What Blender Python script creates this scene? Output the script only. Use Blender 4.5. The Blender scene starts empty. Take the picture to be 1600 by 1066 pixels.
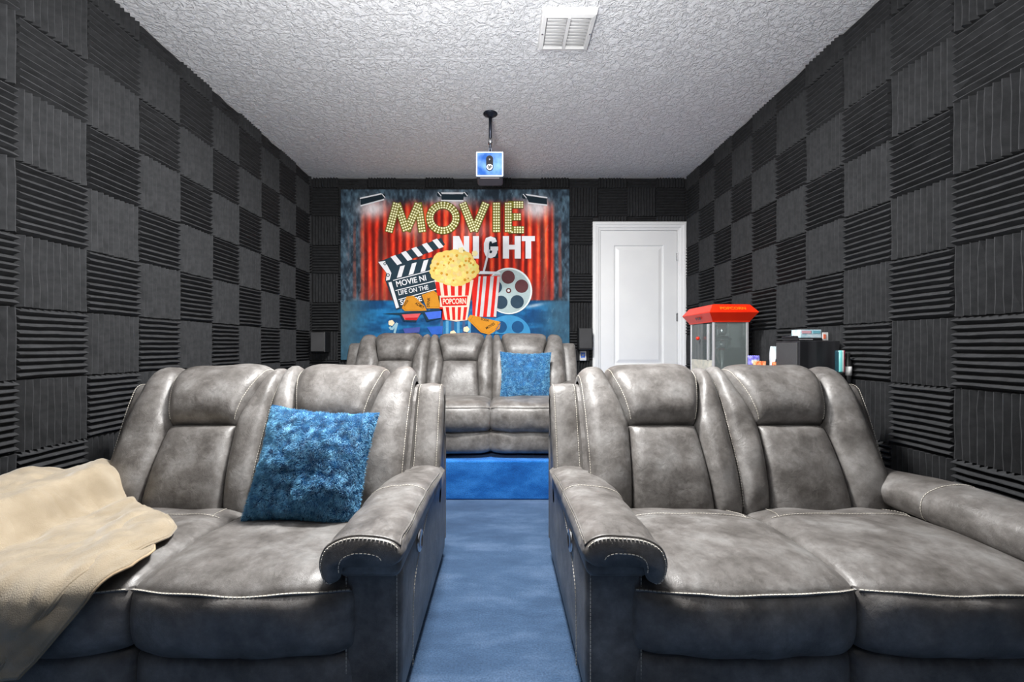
import bpy, bmesh, math, random
import numpy as np
from mathutils import Vector, Matrix, noise

random.seed(7)
rng = np.random.default_rng(7)
scene = bpy.context.scene
COL = scene.collection

# ------------------------------------------------------------------ camera
F = 686.0
CZ = 1.05
cd = bpy.data.cameras.new('camera')
cam = bpy.data.objects.new('camera', cd)
COL.objects.link(cam)
cam.location = (0, 0, CZ)
cam.rotation_euler = (math.radians(90), 0, 0)
cd.sensor_width = 36
cd.lens = 36 * F / 1600
cd.shift_x = 16 / 1600
cd.shift_y = 10 / 1600
cd.clip_start = 0.05
scene.camera = cam

# ------------------------------------------------------------------ world / exposure
w = bpy.data.worlds.new('world')
scene.world = w
w.use_nodes = True
w.node_tree.nodes['Background'].inputs[0].default_value = (0.8, 0.85, 1, 1)
w.node_tree.nodes['Background'].inputs[1].default_value = 0.3
scene.view_settings.view_transform = 'Standard'
scene.view_settings.look = 'None'
scene.view_settings.gamma = 1
scene.view_settings.use_curve_mapping = False
scene.view_settings.exposure = 0.24

LAMP = (-0.20, 1.32, 2.46)     # globe of the ceiling lamp just above the frame
LAMP_STRENGTH = 65.0
TOP_FILL = 150.0                   # added overhead fill without a fixture, just above the frame
UPLIGHT = 68.0                 # added area light without a fixture, bounced off the ceiling like flash
BACK_FILL = 2.0               # weak fill added behind the camera, no lamp known there


def area(name, loc, rot, size, energy, color=(1, 1, 1), sy=None):
    l = bpy.data.lights.new(name, 'AREA')
    l.energy = energy
    l.color = color
    l.size = size
    if sy:
        l.shape = 'RECTANGLE'
        l.size_y = sy
    o = bpy.data.objects.new(name, l)
    o.location = loc
    o.rotation_euler = rot
    COL.objects.link(o)
    return o


area('back_fill_light', (0.0, -0.9, 2.80), (0, 0, 0), 1.2, BACK_FILL, (1, 0.98, 0.95), 0.6)

area('top_fill_light', (-0.1, 1.95, 2.835), (0, 0, 0), 0.5, TOP_FILL, (1, 0.99, 0.97), 0.25)
area('bounce_uplight', (-0.25, 0.55, 1.3), (math.radians(180 - 34), 0, 0), 0.5, UPLIGHT, (1, 0.99, 0.97))

# ------------------------------------------------------------------ materials


def lin(r, g, b):
    def c(v):
        v /= 255.0
        return v / 12.92 if v <= 0.04045 else ((v + 0.055) / 1.055) ** 2.4
    return (c(r), c(g), c(b), 1.0)


MATS = {}


def nodes(name):
    m = bpy.data.materials.new(name)
    m.use_nodes = True
    nt = m.node_tree
    b = nt.nodes['Principled BSDF']
    MATS[name] = m
    return m, nt, b


def N(nt, t, **kw):
    n = nt.nodes.new(t)
    for k, v in kw.items():
        if k in n.inputs:
            n.inputs[k].default_value = v
        else:
            setattr(n, k, v)
    return n


def mat(name, c1, c2=None, rough=0.5, metal=0.0, nscale=8.0, bump=0.0, bscale=200.0, bdist=0.002,
        sheen=0.0, spec=0.5, detail=4.0, contrast=(0.35, 0.65), coat=0.0, stretch=None, emit=0.0):
    m, nt, b = nodes(name)
    b.inputs['Roughness'].default_value = rough
    b.inputs['Metallic'].default_value = metal
    b.inputs['Specular IOR Level'].default_value = spec
    b.inputs['Sheen Weight'].default_value = sheen
    b.inputs['Coat Weight'].default_value = coat
    tc = N(nt, 'ShaderNodeTexCoord')
    src = tc.outputs['Object']
    if stretch:
        mp = N(nt, 'ShaderNodeMapping')
        mp.inputs['Scale'].default_value = stretch
        nt.links.new(src, mp.inputs[0])
        src = mp.outputs[0]
    if c2 is None:
        c2 = tuple(min(1, v * 1.12 + 0.002) for v in c1[:3]) + (1,)
    n = N(nt, 'ShaderNodeTexNoise', Scale=nscale, Detail=detail)
    nt.links.new(src, n.inputs['Vector'])
    r = N(nt, 'ShaderNodeValToRGB')
    r.color_ramp.elements[0].position = contrast[0]
    r.color_ramp.elements[1].position = contrast[1]
    r.color_ramp.elements[0].color = c1
    r.color_ramp.elements[1].color = c2
    nt.links.new(n.outputs[0], r.inputs[0])
    nt.links.new(r.outputs[0], b.inputs['Base Color'])
    if bump:
        bn = N(nt, 'ShaderNodeTexNoise', Scale=bscale, Detail=6.0)
        nt.links.new(src, bn.inputs['Vector'])
        bb = N(nt, 'ShaderNodeBump', Strength=bump, Distance=bdist)
        nt.links.new(bn.outputs[0], bb.inputs['Height'])
        nt.links.new(bb.outputs[0], b.inputs['Normal'])
    if emit:
        b.inputs['Emission Color'].default_value = c1
        b.inputs['Emission Strength'].default_value = emit
    return m


def leather_mat(name, k=1.0):
    m, nt, b = nodes(name)
    tc = N(nt, 'ShaderNodeTexCoord')
    n1 = N(nt, 'ShaderNodeTexNoise', Scale=8.0, Detail=8.0, Roughness=0.66)
    n2 = N(nt, 'ShaderNodeTexNoise', Scale=38.0, Detail=6.0, Roughness=0.7)
    for n in (n1, n2):
        nt.links.new(tc.outputs['Object'], n.inputs['Vector'])
    r = N(nt, 'ShaderNodeValToRGB')
    e = r.color_ramp.elements
    e[0].position = 0.33
    e[0].color = (0.054 * k, 0.049 * k, 0.045 * k, 1)
    e[1].position = 0.68
    e[1].color = (0.160 * k, 0.155 * k, 0.150 * k, 1)
    e.new(0.5).color = (0.100 * k, 0.093 * k, 0.088 * k, 1)
    nt.links.new(n1.outputs[0], r.inputs[0])
    mx = N(nt, 'ShaderNodeMix', data_type='RGBA', blend_type='OVERLAY')
    mx.inputs[0].default_value = 0.45
    nt.links.new(r.outputs[0], mx.inputs[6])
    nt.links.new(n2.outputs[0], mx.inputs[7])
    nt.links.new(mx.outputs[2], b.inputs['Base Color'])
    rr = N(nt, 'ShaderNodeMapRange')
    rr.inputs['To Min'].default_value = 0.33
    rr.inputs['To Max'].default_value = 0.5
    nt.links.new(n2.outputs[0], rr.inputs[0])
    nt.links.new(rr.outputs[0], b.inputs['Roughness'])
    b.inputs['Specular IOR Level'].default_value = 0.55
    v = N(nt, 'ShaderNodeTexVoronoi', Scale=420.0)
    nt.links.new(tc.outputs['Object'], v.inputs['Vector'])
    wv = N(nt, 'ShaderNodeTexNoise', Scale=24.0, Detail=5.0, Distortion=1.2)
    nt.links.new(tc.outputs['Object'], wv.inputs['Vector'])
    b1 = N(nt, 'ShaderNodeBump', Strength=0.22, Distance=0.0012)
    nt.links.new(v.outputs['Distance'], b1.inputs['Height'])
    b2 = N(nt, 'ShaderNodeBump', Strength=0.32, Distance=0.006)
    nt.links.new(wv.outputs[0], b2.inputs['Height'])
    nt.links.new(b1.outputs[0], b2.inputs['Normal'])
    nt.links.new(b2.outputs[0], b.inputs['Normal'])
    return m


leather = leather_mat('leather', 1.28)
stitch_m = mat('stitch_thread', lin(176, 170, 158), lin(205, 200, 190), rough=0.8)
stitch_dark = mat('stitch_dark', lin(80, 78, 75), lin(110, 106, 100), rough=0.8)
foam = mat('foam', (0.025, 0.026, 0.028, 1), (0.037, 0.038, 0.041, 1), rough=0.95, nscale=30, bump=0.5, bscale=420, bdist=0.002, spec=0.25)
wall_m = mat('wall_paint', (0.022, 0.022, 0.024, 1), rough=0.9)
plain_wall = mat('grey_wall_paint', (0.05, 0.05, 0.055, 1), rough=0.9)
white = mat('white_paint', lin(240, 241, 242), lin(245, 246, 246), rough=0.4, nscale=3)
white_pl = mat('white_plastic', lin(205, 205, 205), rough=0.45)
black_pl = mat('black_plastic', (0.012, 0.012, 0.013, 1), rough=0.4)
dark_cloth = mat('speaker_cloth', (0.05, 0.05, 0.052, 1), rough=0.9, bump=0.4, bscale=500)
dark_metal = mat('dark_metal', (0.03, 0.035, 0.05, 1), rough=0.35, metal=0.7)
steel = mat('steel', (0.6, 0.6, 0.62, 1), rough=0.25, metal=1.0)
alu = mat('aluminium', (0.72, 0.72, 0.74, 1), rough=0.35, metal=0.6)
red_m = mat('red_enamel', lin(225, 38, 12), lin(235, 52, 20), rough=0.35)
black_wood = mat('black_wood', (0.010, 0.010, 0.012, 1), (0.03, 0.03, 0.034, 1), rough=0.45, nscale=20, stretch=(1, 1, 0.08), contrast=(0.4, 0.7))
pillow_m = mat('pillow_cloth', lin(8, 70, 116), lin(20, 95, 146), rough=0.9, nscale=12)
fur_m = mat('pillow_fur', lin(30, 112, 164), lin(120, 188, 222), rough=0.7, nscale=48, sheen=0.4, contrast=(0.3, 0.7))
blanket_m = mat('fleece', lin(138, 124, 102), lin(160, 146, 124), rough=0.95, nscale=9, bump=0.6, bscale=300, bdist=0.003, sheen=0.5)
hem_m = mat('fleece_hem', lin(150, 130, 104), lin(170, 150, 122), rough=0.95)


def ceiling_mat():
    m, nt, b = nodes('knockdown_ceiling')
    tc = N(nt, 'ShaderNodeTexCoord')
    b.inputs['Base Color'].default_value = lin(228, 229, 232)
    b.inputs['Roughness'].default_value = 0.85
    n1 = N(nt, 'ShaderNodeTexNoise', Scale=26.0, Detail=5.0, Roughness=0.6, Distortion=0.9)
    n2 = N(nt, 'ShaderNodeTexNoise', Scale=95.0, Detail=3.0, Distortion=0.4)
    for n in (n1, n2):
        nt.links.new(tc.outputs['Object'], n.inputs['Vector'])
    r = N(nt, 'ShaderNodeValToRGB')
    r.color_ramp.elements[0].position = 0.42
    r.color_ramp.elements[1].position = 0.58
    nt.links.new(n1.outputs[0], r.inputs[0])
    b1 = N(nt, 'ShaderNodeBump', Strength=0.8, Distance=0.009)
    nt.links.new(r.outputs[0], b1.inputs['Height'])
    b2 = N(nt, 'ShaderNodeBump', Strength=0.8, Distance=0.006)
    nt.links.new(n2.outputs[0], b2.inputs['Height'])
    nt.links.new(b1.outputs[0], b2.inputs['Normal'])
    nt.links.new(b2.outputs[0], b.inputs['Normal'])
    return m


def carpet_mat(name, c1, c2, c3):
    m, nt, b = nodes(name)
    tc = N(nt, 'ShaderNodeTexCoord')
    mp = N(nt, 'ShaderNodeMapping')
    mp.inputs['Scale'].default_value = (1.0, 2.6, 2.0)
    nt.links.new(tc.outputs['Object'], mp.inputs[0])
    n1 = N(nt, 'ShaderNodeTexNoise', Scale=2.6, Detail=6.0, Roughness=0.65)
    nt.links.new(mp.outputs[0], n1.inputs['Vector'])
    n2 = N(nt, 'ShaderNodeTexNoise', Scale=150.0, Detail=5.0, Roughness=0.8)
    nt.links.new(tc.outputs['Object'], n2.inputs['Vector'])
    r = N(nt, 'ShaderNodeValToRGB')
    e = r.color_ramp.elements
    e[0].position = 0.32
    e[0].color = c1
    e[1].position = 0.7
    e[1].color = c3
    e.new(0.5).color = c2
    nt.links.new(n1.outputs[0], r.inputs[0])
    mx = N(nt, 'ShaderNodeMix', data_type='RGBA', blend_type='OVERLAY')
    mx.inputs[0].default_value = 0.7
    nt.links.new(r.outputs[0], mx.inputs[6])
    cr = N(nt, 'ShaderNodeMapRange')
    cr.inputs['From Min'].default_value = 0.32
    cr.inputs['From Max'].default_value = 0.68
    cr.inputs['To Min'].default_value = 0.15
    cr.inputs['To Max'].default_value = 0.88
    nt.links.new(n2.outputs[0], cr.inputs[0])
    nt.links.new(cr.outputs[0], mx.inputs[7])
    nt.links.new(mx.outputs[2], b.inputs['Base Color'])
    b.inputs['Roughness'].default_value = 1.0
    b.inputs['Specular IOR Level'].default_value = 0.1
    b.inputs['Sheen Weight'].default_value = 0.25
    b.inputs['Sheen Tint'].default_value = (0.6, 0.75, 1, 1)
    bb = N(nt, 'ShaderNodeBump', Strength=0.8, Distance=0.006)
    nt.links.new(n2.outputs[0], bb.inputs['Height'])
    nt.links.new(bb.outputs[0], b.inputs['Normal'])
    return m


ceil_m = ceiling_mat()
carpet = carpet_mat('carpet', lin(44, 65, 92), lin(56, 79, 108), lin(80, 101, 130))
carpet_riser = carpet_mat('carpet_riser', lin(8, 64, 130), lin(22, 92, 166), lin(50, 124, 200))


def glass_mat(name, tint=(0.93, 0.98, 0.97, 1), painted_refl=0.13):
    m, nt, b = nodes(name)
    nt.nodes.remove(b)
    out = nt.nodes['Material Output']
    tr = N(nt, 'ShaderNodeBsdfTransparent')
    tr.inputs[0].default_value = tint
    gl = N(nt, 'ShaderNodeBsdfGlossy')
    gl.inputs['Roughness'].default_value = 0.03
    df = N(nt, 'ShaderNodeBsdfDiffuse')
    df.inputs[0].default_value = (0.7, 0.8, 0.8, 1)  # pale teal diffuse layer paints a reflection into the glass
    fr = N(nt, 'ShaderNodeFresnel', IOR=1.5)
    m1 = N(nt, 'ShaderNodeMixShader')
    m1.inputs[0].default_value = painted_refl
    nt.links.new(tr.outputs[0], m1.inputs[1])
    nt.links.new(df.outputs[0], m1.inputs[2])
    m2 = N(nt, 'ShaderNodeMixShader')
    nt.links.new(fr.outputs[0], m2.inputs[0])
    nt.links.new(m1.outputs[0], m2.inputs[1])
    nt.links.new(gl.outputs[0], m2.inputs[2])
    nt.links.new(m2.outputs[0], out.inputs[0])
    return m


glass = glass_mat('case_glass')


def vcol_mat(name, rough=0.75):
    m, nt, b = nodes(name)
    a = N(nt, 'ShaderNodeVertexColor')
    a.layer_name = 'Col'
    nz = N(nt, 'ShaderNodeTexNoise', Scale=14.0, Detail=7.0, Roughness=0.7)
    tc = N(nt, 'ShaderNodeTexCoord')
    nt.links.new(tc.outputs['Object'], nz.inputs['Vector'])
    mx = N(nt, 'ShaderNodeMix', data_type='RGBA', blend_type='OVERLAY')
    mx.inputs[0].default_value = 0.3
    nt.links.new(a.outputs[0], mx.inputs[6])
    nt.links.new(nz.outputs[0], mx.inputs[7])
    nt.links.new(mx.outputs[2], b.inputs['Base Color'])
    b.inputs['Roughness'].default_value = rough
    b.inputs['Specular IOR Level'].default_value = 0.2
    return m


print_m = vcol_mat('printed_fabric')

# ------------------------------------------------------------------ helpers


def mesh_obj(name, verts, faces, m, parent=None, smooth=True, loc=None):
    me = bpy.data.meshes.new(name)
    me.from_pydata([tuple(v) for v in verts], [], faces)
    if smooth:
        me.polygons.foreach_set('use_smooth', [True] * len(me.polygons))
    me.update()
    me.materials.append(m)
    o = bpy.data.objects.new(name, me)
    COL.objects.link(o)
    if parent is not None:
        o.parent = parent
    if loc is not None:
        o.location = loc
    return o


def bm_obj(name, bm, m, parent=None, smooth=False, loc=None):
    bmesh.ops.recalc_face_normals(bm, faces=bm.faces)
    me = bpy.data.meshes.new(name)
    bm.to_mesh(me)
    bm.free()
    if smooth:
        me.polygons.foreach_set('use_smooth', [True] * len(me.polygons))
    me.materials.append(m)
    o = bpy.data.objects.new(name, me)
    COL.objects.link(o)
    if parent is not None:
        o.parent = parent
    if loc is not None:
        o.location = loc
    return o


def tag(o, label=None, cat=None, group=None, kind=None):
    if label:
        o['label'] = label
    if cat:
        o['category'] = cat
    if group:
        o['group'] = group
    if kind:
        o['kind'] = kind
    return o


def thing(name, label, cat, loc=(0, 0, 0), rz=0, group=None):
    o = bpy.data.objects.new(name, None)
    o.empty_display_size = 0.1
    COL.objects.link(o)
    o.location = loc
    o.rotation_euler = (0, 0, rz)
    return tag(o, label, cat, group)


def add_box(bm, x0, x1, y0, y1, z0, z1, bev=0.0, seg=2):
    r = bmesh.ops.create_cube(bm, size=1.0)
    vs = r['verts']
    for v in vs:
        v.co = Vector(((x0 + x1) / 2 + v.co.x * (x1 - x0), (y0 + y1) / 2 + v.co.y * (y1 - y0), (z0 + z1) / 2 + v.co.z * (z1 - z0)))
    if bev > 0:
        es = list({e for v in vs for e in v.link_edges})
        bmesh.ops.bevel(bm, geom=es, offset=bev, segments=seg, affect='EDGES', profile=0.5)


def box(name, x0, x1, y0, y1, z0, z1, m, parent=None, bev=0.0, seg=2):
    bm = bmesh.new()
    add_box(bm, x0, x1, y0, y1, z0, z1, bev, seg)
    return bm_obj(name, bm, m, parent, smooth=False)


def add_tube(bm, pts, r, sides=8, closed=False):
    pts = [Vector(p) for p in pts]
    n = len(pts)
    rings = []
    up = Vector((0.13, 0.31, 0.94)).normalized()
    for i, p in enumerate(pts):
        a = pts[(i - 1) % n] if (closed or i > 0) else p
        b = pts[(i + 1) % n] if (closed or i < n - 1) else p
        t = (b - a)
        t = t.normalized() if t.length > 1e-9 else Vector((0, 0, 1))
        s = t.cross(up)
        if s.length < 1e-3:
            s = t.cross(Vector((1, 0, 0)))
        s.normalize()
        q = s.cross(t)
        rr = r[i] if isinstance(r, (list, tuple)) else r
        rings.append([bm.verts.new(p + s * rr * math.cos(2 * math.pi * k / sides) + q * rr * math.sin(2 * math.pi * k / sides)) for k in range(sides)])
    m = n if closed else n - 1
    for i in range(m):
        A, B = rings[i], rings[(i + 1) % n]
        for k in range(sides):
            bm.faces.new((A[k], A[(k + 1) % sides], B[(k + 1) % sides], B[k]))
    if not closed:
        bm.faces.new(rings[0])
        bm.faces.new(rings[-1][::-1])


def add_lathe(bm, prof, c, sides=24, axis='z'):
    rings = []
    for (r, h) in prof:
        ring = []
        for k in range(sides):
            a = 2 * math.pi * k / sides
            u, v = max(r, 1e-4) * math.cos(a), max(r, 1e-4) * math.sin(a)
            if axis == 'z':
                p = (c[0] + u, c[1] + v, c[2] + h)
            elif axis == 'y':
                p = (c[0] + u, c[1] + h, c[2] + v)
            else:
                p = (c[0] + h, c[1] + u, c[2] + v)
            ring.append(bm.verts.new(p))
        rings.append(ring)
    for i in range(len(rings) - 1):
        A, B = rings[i], rings[i + 1]
        for k in range(sides):
            bm.faces.new((A[k], A[(k + 1) % sides], B[(k + 1) % sides], B[k]))
    bm.faces.new(rings[0])
    bm.faces.new(rings[-1])


def add_prism(bm, poly, depth_fn):
    """poly: list of points (list a), depth_fn(p)->(front point, back point)"""
    A = []
    B = []
    for p in poly:
        a, b = depth_fn(p)
        A.append(bm.verts.new(a))
        B.append(bm.verts.new(b))
    bm.faces.new(A)
    bm.faces.new(B[::-1])
    n = len(poly)
    for i in range(n):
        bm.faces.new((A[i], B[i], B[(i + 1) % n], A[(i + 1) % n]))


def catmull(pts, n):
    """resample a polyline of tuples through a Catmull-Rom curve, n points, by arc length"""
    P = [np.array(p, float) for p in pts]
    P = [2 * P[0] - P[1]] + P + [2 * P[-1] - P[-2]]
    out = []
    for i in range(1, len(P) - 2):
        for k in range(16):
            t = k / 16
            a, b, c, d = P[i - 1], P[i], P[i + 1], P[i + 2]
            out.append(0.5 * (2 * b + (c - a) * t + (2 * a - 5 * b + 4 * c - d) * t * t + (3 * b - a - 3 * c + d) * t ** 3))
    out.append(P[-2])
    out = np.array(out)
    s = np.concatenate([[0], np.cumsum(np.linalg.norm(np.diff(out, axis=0), axis=1))])
    q = np.linspace(0, s[-1], n)
    return np.stack([np.interp(q, s, out[:, j]) for j in range(out.shape[1])], 1)


class Curve:
    def __init__(self, pts):
        self.p = catmull(pts, 400)
        d = np.gradient(self.p, axis=0)
        d /= np.linalg.norm(d, axis=1)[:, None]
        self.n = np.stack([-d[:, 1], d[:, 0]], 1)

    def at(self, t):
        i = min(max(t, 0), 1) * 399
        a = int(i)
        b = min(a + 1, 399)
        f = i - a
        return self.p[a] * (1 - f) + self.p[b] * f, self.n[a] * (1 - f) + self.n[b] * f

    def t_of(self, idx, val):
        k = int(np.argmax(self.p[:, idx] >= val))
        return k / 399


def lerp(a, b, t):
    return a + (b - a) * t


def interp(xs, ys, t):
    return float(np.interp(t, xs, ys))


def nz(x, y, z, s, seed=0):
    return noise.noise(Vector((x * s + seed * 7.3, y * s + seed * 3.1, z * s)))


def sheet(P, nu, nv, edge=True):
    """grid from P(u,v); finer towards the edges"""
    def sp(n):
        t = np.linspace(0, 1, n)
        return 0.5 * t + 0.5 * (0.5 - 0.5 * np.cos(np.pi * t)) if edge else t
    U, V = sp(nu), sp(nv)
    verts = [P(u, v) for v in V for u in U]
    faces = []
    for j in range(nv - 1):
        for i in range(nu - 1):
            a = j * nu + i
            faces.append((a, a + 1, a + nu + 1, a + nu))
    return verts, faces


def dashes(bm, pts, dash=0.0075, gap=0.0035, r=0.0013, lift=None):
    pts = [np.array(p, float) for p in pts]
    P = np.array(pts)
    s = np.concatenate([[0], np.cumsum(np.linalg.norm(np.diff(P, axis=0), axis=1))])
    L = s[-1]
    q = 0.0
    while q + dash < L:
        a = np.array([np.interp(q, s, P[:, j]) for j in range(3)])
        b = np.array([np.interp(q + dash, s, P[:, j]) for j in range(3)])
        add_tube(bm, [a, b], r, 4)
        q += dash + gap


def piping(bm, pts, r=0.004):
    add_tube(bm, pts, r, 6)

# ------------------------------------------------------------------ room shell
XL, XR, YB, YF, ZC = -2.050, 1.985, 4.69, -2.1, 2.85
PLAT_Z, PLAT_Y = 0.27, 3.02

fl = box('floor', XL - .1, XR + .1, YF - .1, YB + .1, -0.1, 0.0, carpet)
tag(fl, 'blue plush carpet floor running down the aisle', kind='structure')
pf = box('floor_platform', XL, XR, PLAT_Y, YB, 0.0, PLAT_Z, carpet_riser, bev=0.012, seg=3)
tag(pf, 'raised platform covered in bright blue carpet under the rear sofa', kind='structure')
ce = box('ceiling', XL - .1, XR + .1, YF - .1, YB + .1, ZC, ZC + 0.1, ceil_m)
tag(ce, 'white knockdown textured ceiling', kind='structure')
wl = box('wall_left', XL - .1, XL, YF, YB, 0, ZC, wall_m)
wr = box('wall_right', XR, XR + .1, YF, YB, 0, ZC, wall_m)
wb = box('wall_back', XL - .1, XR + .1, YB, YB + .1, 0, ZC, wall_m)
wf = box('wall_front', XL - .1, XR + .1, YF - .1, YF, 0, ZC, plain_wall)
tag(wl, 'black wall of acoustic foam squares left of the loveseats', kind='structure')
tag(wr, 'black wall of acoustic foam squares behind the popcorn machine', kind='structure')
tag(wb, 'black foam wall behind the movie mural and the door', kind='structure')
tag(wf, 'wall behind the camera', kind='structure')
# taped drywall joint, a faint ridge in the ceiling texture
jb = box('trim_1', -1.0, 0.35, 2.735, 2.742, ZC - 0.0008, ZC, ceil_m)
tag(jb, 'faint straight joint line in the ceiling', kind='structure')

# ------------------------------------------------------------------ foam tiles
TILE = {}


def tile_mesh(wd, ht, horiz, var):
    key = (round(wd, 3), round(ht, 3), horiz, var)
    if key in TILE:
        return TILE[key]
    r = random.Random(var * 13 + 5)
    L, W = (wd, ht) if horiz else (ht, wd)      # L along the ridges, W across
    pitch = 0.0305
    n = max(1, int(round(W / pitch)))
    pitch = W / n
    base, tip, tw = 0.018, 0.048, 0.0034
    prof = [(-W / 2, 0.0)]
    for k in range(n):
        c = -W / 2 + pitch * (k + .5)
        prof += [(c - pitch / 2 + .0008, base), (c - tw / 2, tip), (c + tw / 2, tip)]
    prof += [(W / 2 - .0008, base), (W / 2, 0.0)]
    segs = 5 if L > 0.2 else 2
    verts = []
    for s in range(segs):
        a = -L / 2 + L * s / (segs - 1)
        for i, (b, h) in enumerate(prof):
            e = 0.0
            if h == tip and s not in ():
                e = 1.0
            jb_ = r.uniform(-1, 1) * (0.0022 if r.random() < .9 else 0.006) * e
            jh = r.uniform(-1, 0.3) * 0.003 * e
            if i > 0 and prof[i - 1][1] == tip and h == tip:      # both corners of a tip move together
                jb_, jh = lastj
            lastj = (jb_, jh)
            aa = a + (r.uniform(-1, 1) * 0.0025 if s in (0, segs - 1) else 0)
            verts.append((aa, b + jb_, h + jh))
    m = len(prof)
    faces = []
    for s in range(segs - 1):
        for i in range(m - 1):
            a = s * m + i
            faces.append((a, a + 1, a + m + 1, a + m))
    faces.append(tuple(range(m))[::-1])
    faces.append(tuple(range((segs - 1) * m, segs * m)))
    if not horiz:
        verts = [(-b, a, h) for (a, b, h) in verts]
    me = bpy.data.meshes.new('foam_tile')
    me.from_pydata(verts, [], faces)
    me.update()
    me.materials.append(foam)
    TILE[key] = me
    return me


ML = Matrix(((0, 0, 1), (1, 0, 0), (0, 1, 0)))       # local x->+Y, y->+Z, z->+X
MR = Matrix(((0, 0, -1), (-1, 0, 0), (0, 1, 0)))
MB_ = Matrix(((1, 0, 0), (0, 0, -1), (0, 1, 0)))
trand = random.Random(3)


def put_tile(wall, M, c, wd, ht, horiz, zrot=True):
    if wd < 0.02 or ht < 0.02:
        return
    o = bpy.data.objects.new('foam_tile', tile_mesh(wd, ht, horiz, trand.randrange(4)))
    COL.objects.link(o)
    o.parent = wall
    R = M.to_4x4()
    if zrot:
        R = R @ Matrix.Rotation(trand.uniform(-.007, .007), 4, 'Z')
    R = R @ Matrix.Scale(trand.uniform(.9, 1.08), 4, Vector((0, 0, 1)))
    o.matrix_world = Matrix.Translation(Vector(c)) @ R
    o.location = Vector(c) + Vector((trand.uniform(-.0015, .0015) if M is MB_ else 0, trand.uniform(-.0015, .0015) if M is not MB_ else 0, trand.uniform(-.0015, .0015)))


def cuts(start, step, lo, hi):
    k0 = math.floor((lo - start) / step)
    out = []
    k = k0
    while start + k * step < hi:
        a, b = max(lo, start + k * step), min(hi, start + (k + 1) * step)
        if b - a > 0.02:
            out.append((k, a, b))
        k += 1
    return out


G = 0.004
for (c, a, b) in cuts(1.826, 0.3075, 0.9, 4.64):
    for (k, z0, z1) in cuts(0, 0.305, 0.0, ZC):
        if a > PLAT_Y - .1 and z1 < PLAT_Z:
            continue
        put_tile(wl, ML, (XL, (a + b) / 2, (z0 + z1) / 2), b - a - G, z1 - z0 - G, (k + c) % 2 == 1)
for (c, a, b) in cuts(1.896, 0.304, 0.9, 4.64):
    for (k, z0, z1) in cuts(-0.04, 0.305, 0.0, ZC):
        if a > PLAT_Y - .1 and z1 < PLAT_Z:
            continue
        put_tile(wr, MR, (XR, (a + b) / 2, (z0 + z1) / 2), b - a - G, z1 - z0 - G, (k + c) % 2 == 0)
DX0, DX1, DZ1 = 0.963, 1.955, 2.379
for (c, a, b) in cuts(XR - .045, -0.3065, XL, XR) if False else [(i, max(XL + .04, XR - .04 - .3065 * (i + 1)), XR - .04 - .3065 * i) for i in range(13)]:
    for (k, z0, z1) in cuts(0, 0.305, PLAT_Z, ZC):
        a2, b2 = a, b
        cx, cz = (a + b) / 2, (z0 + z1) / 2
        if b > DX0 and z0 < DZ1:
            if a < DX0 - .03 and z1 <= DZ1 + .15:
                b2 = min(b, DX0 - .003)
            elif z1 > DZ1 + .03:
                z0 = max(z0, DZ1 + .003)
            else:
                continue
        put_tile(wb, MB_, ((a2 + b2) / 2, YB, (z0 + z1) / 2), b2 - a2 - G, z1 - z0 - G, (k + c) % 2 == 0, zrot=(b2 == b))

# ------------------------------------------------------------------ door
dr = thing('door_1', 'white panelled door with white casing at right end of back wall', None)
tag(dr, kind='structure')
yD = YB - 0.002
leaf_x0, leaf_x1, leaf_z0, leaf_z1 = 1.050, 1.862, PLAT_Z + .01, 2.288
bm = bmesh.new()
# leaf as a grid with recessed bevelled panels
px0, px1 = 1.192, 1.722
panels = [(0.866, 2.137), (0.50, 0.745)]
yf = yD - 0.022


def rect_ring(bm, o, i, yo, yi):
    A = [bm.verts.new((x, yo, z)) for x, z in ((o[0], o[2]), (o[1], o[2]), (o[1], o[3]), (o[0], o[3]))]
    B = [bm.verts.new((x, yi, z)) for x, z in ((i[0], i[2]), (i[1], i[2]), (i[1], i[3]), (i[0], i[3]))]
    for k in range(4):
        bm.faces.new((A[k], A[(k + 1) % 4], B[(k + 1) % 4], B[k]))
    return B


def quad(bm, x0, x1, z0, z1, y):
    bm.faces.new([bm.verts.new(p) for p in ((x0, y, z0), (x1, y, z0), (x1, y, z1), (x0, y, z1))])


quad(bm, leaf_x0, px0, leaf_z0, leaf_z1, yf)
quad(bm, px1, leaf_x1, leaf_z0, leaf_z1, yf)
quad(bm, px0, px1, panels[0][1], leaf_z1, yf)
quad(bm, px0, px1, panels[1][1], panels[0][0], yf)
quad(bm, px0, px1, leaf_z0, panels[1][0], yf)
rect_ring(bm, (leaf_x0, leaf_x1, leaf_z0, leaf_z1), (leaf_x0, leaf_x1, leaf_z0, leaf_z1), yf, yD + .01)
bm_obj('door_leaf', bm, white, dr)
for z0, z1 in panels:
    bm = bmesh.new()
    o = (px0, px1, z0, z1)

    def ins(o, d):
        return (o[0] + d, o[1] - d, o[2] + d, o[3] - d)
    rect_ring(bm, o, ins(o, .010), yf, yf + .013)
    rect_ring(bm, ins(o, .010), ins(o, .022), yf + .013, yf + .013)
    rect_ring(bm, ins(o, .022), ins(o, .055), yf + .013, yf + .003)
    q = ins(o, .055)
    quad(bm, q[0], q[1], q[2], q[3], yf + .003)
    bmesh.ops.remove_doubles(bm, verts=bm.verts, dist=1e-5)
    bm_obj('door_panel', bm, white, dr)
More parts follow.
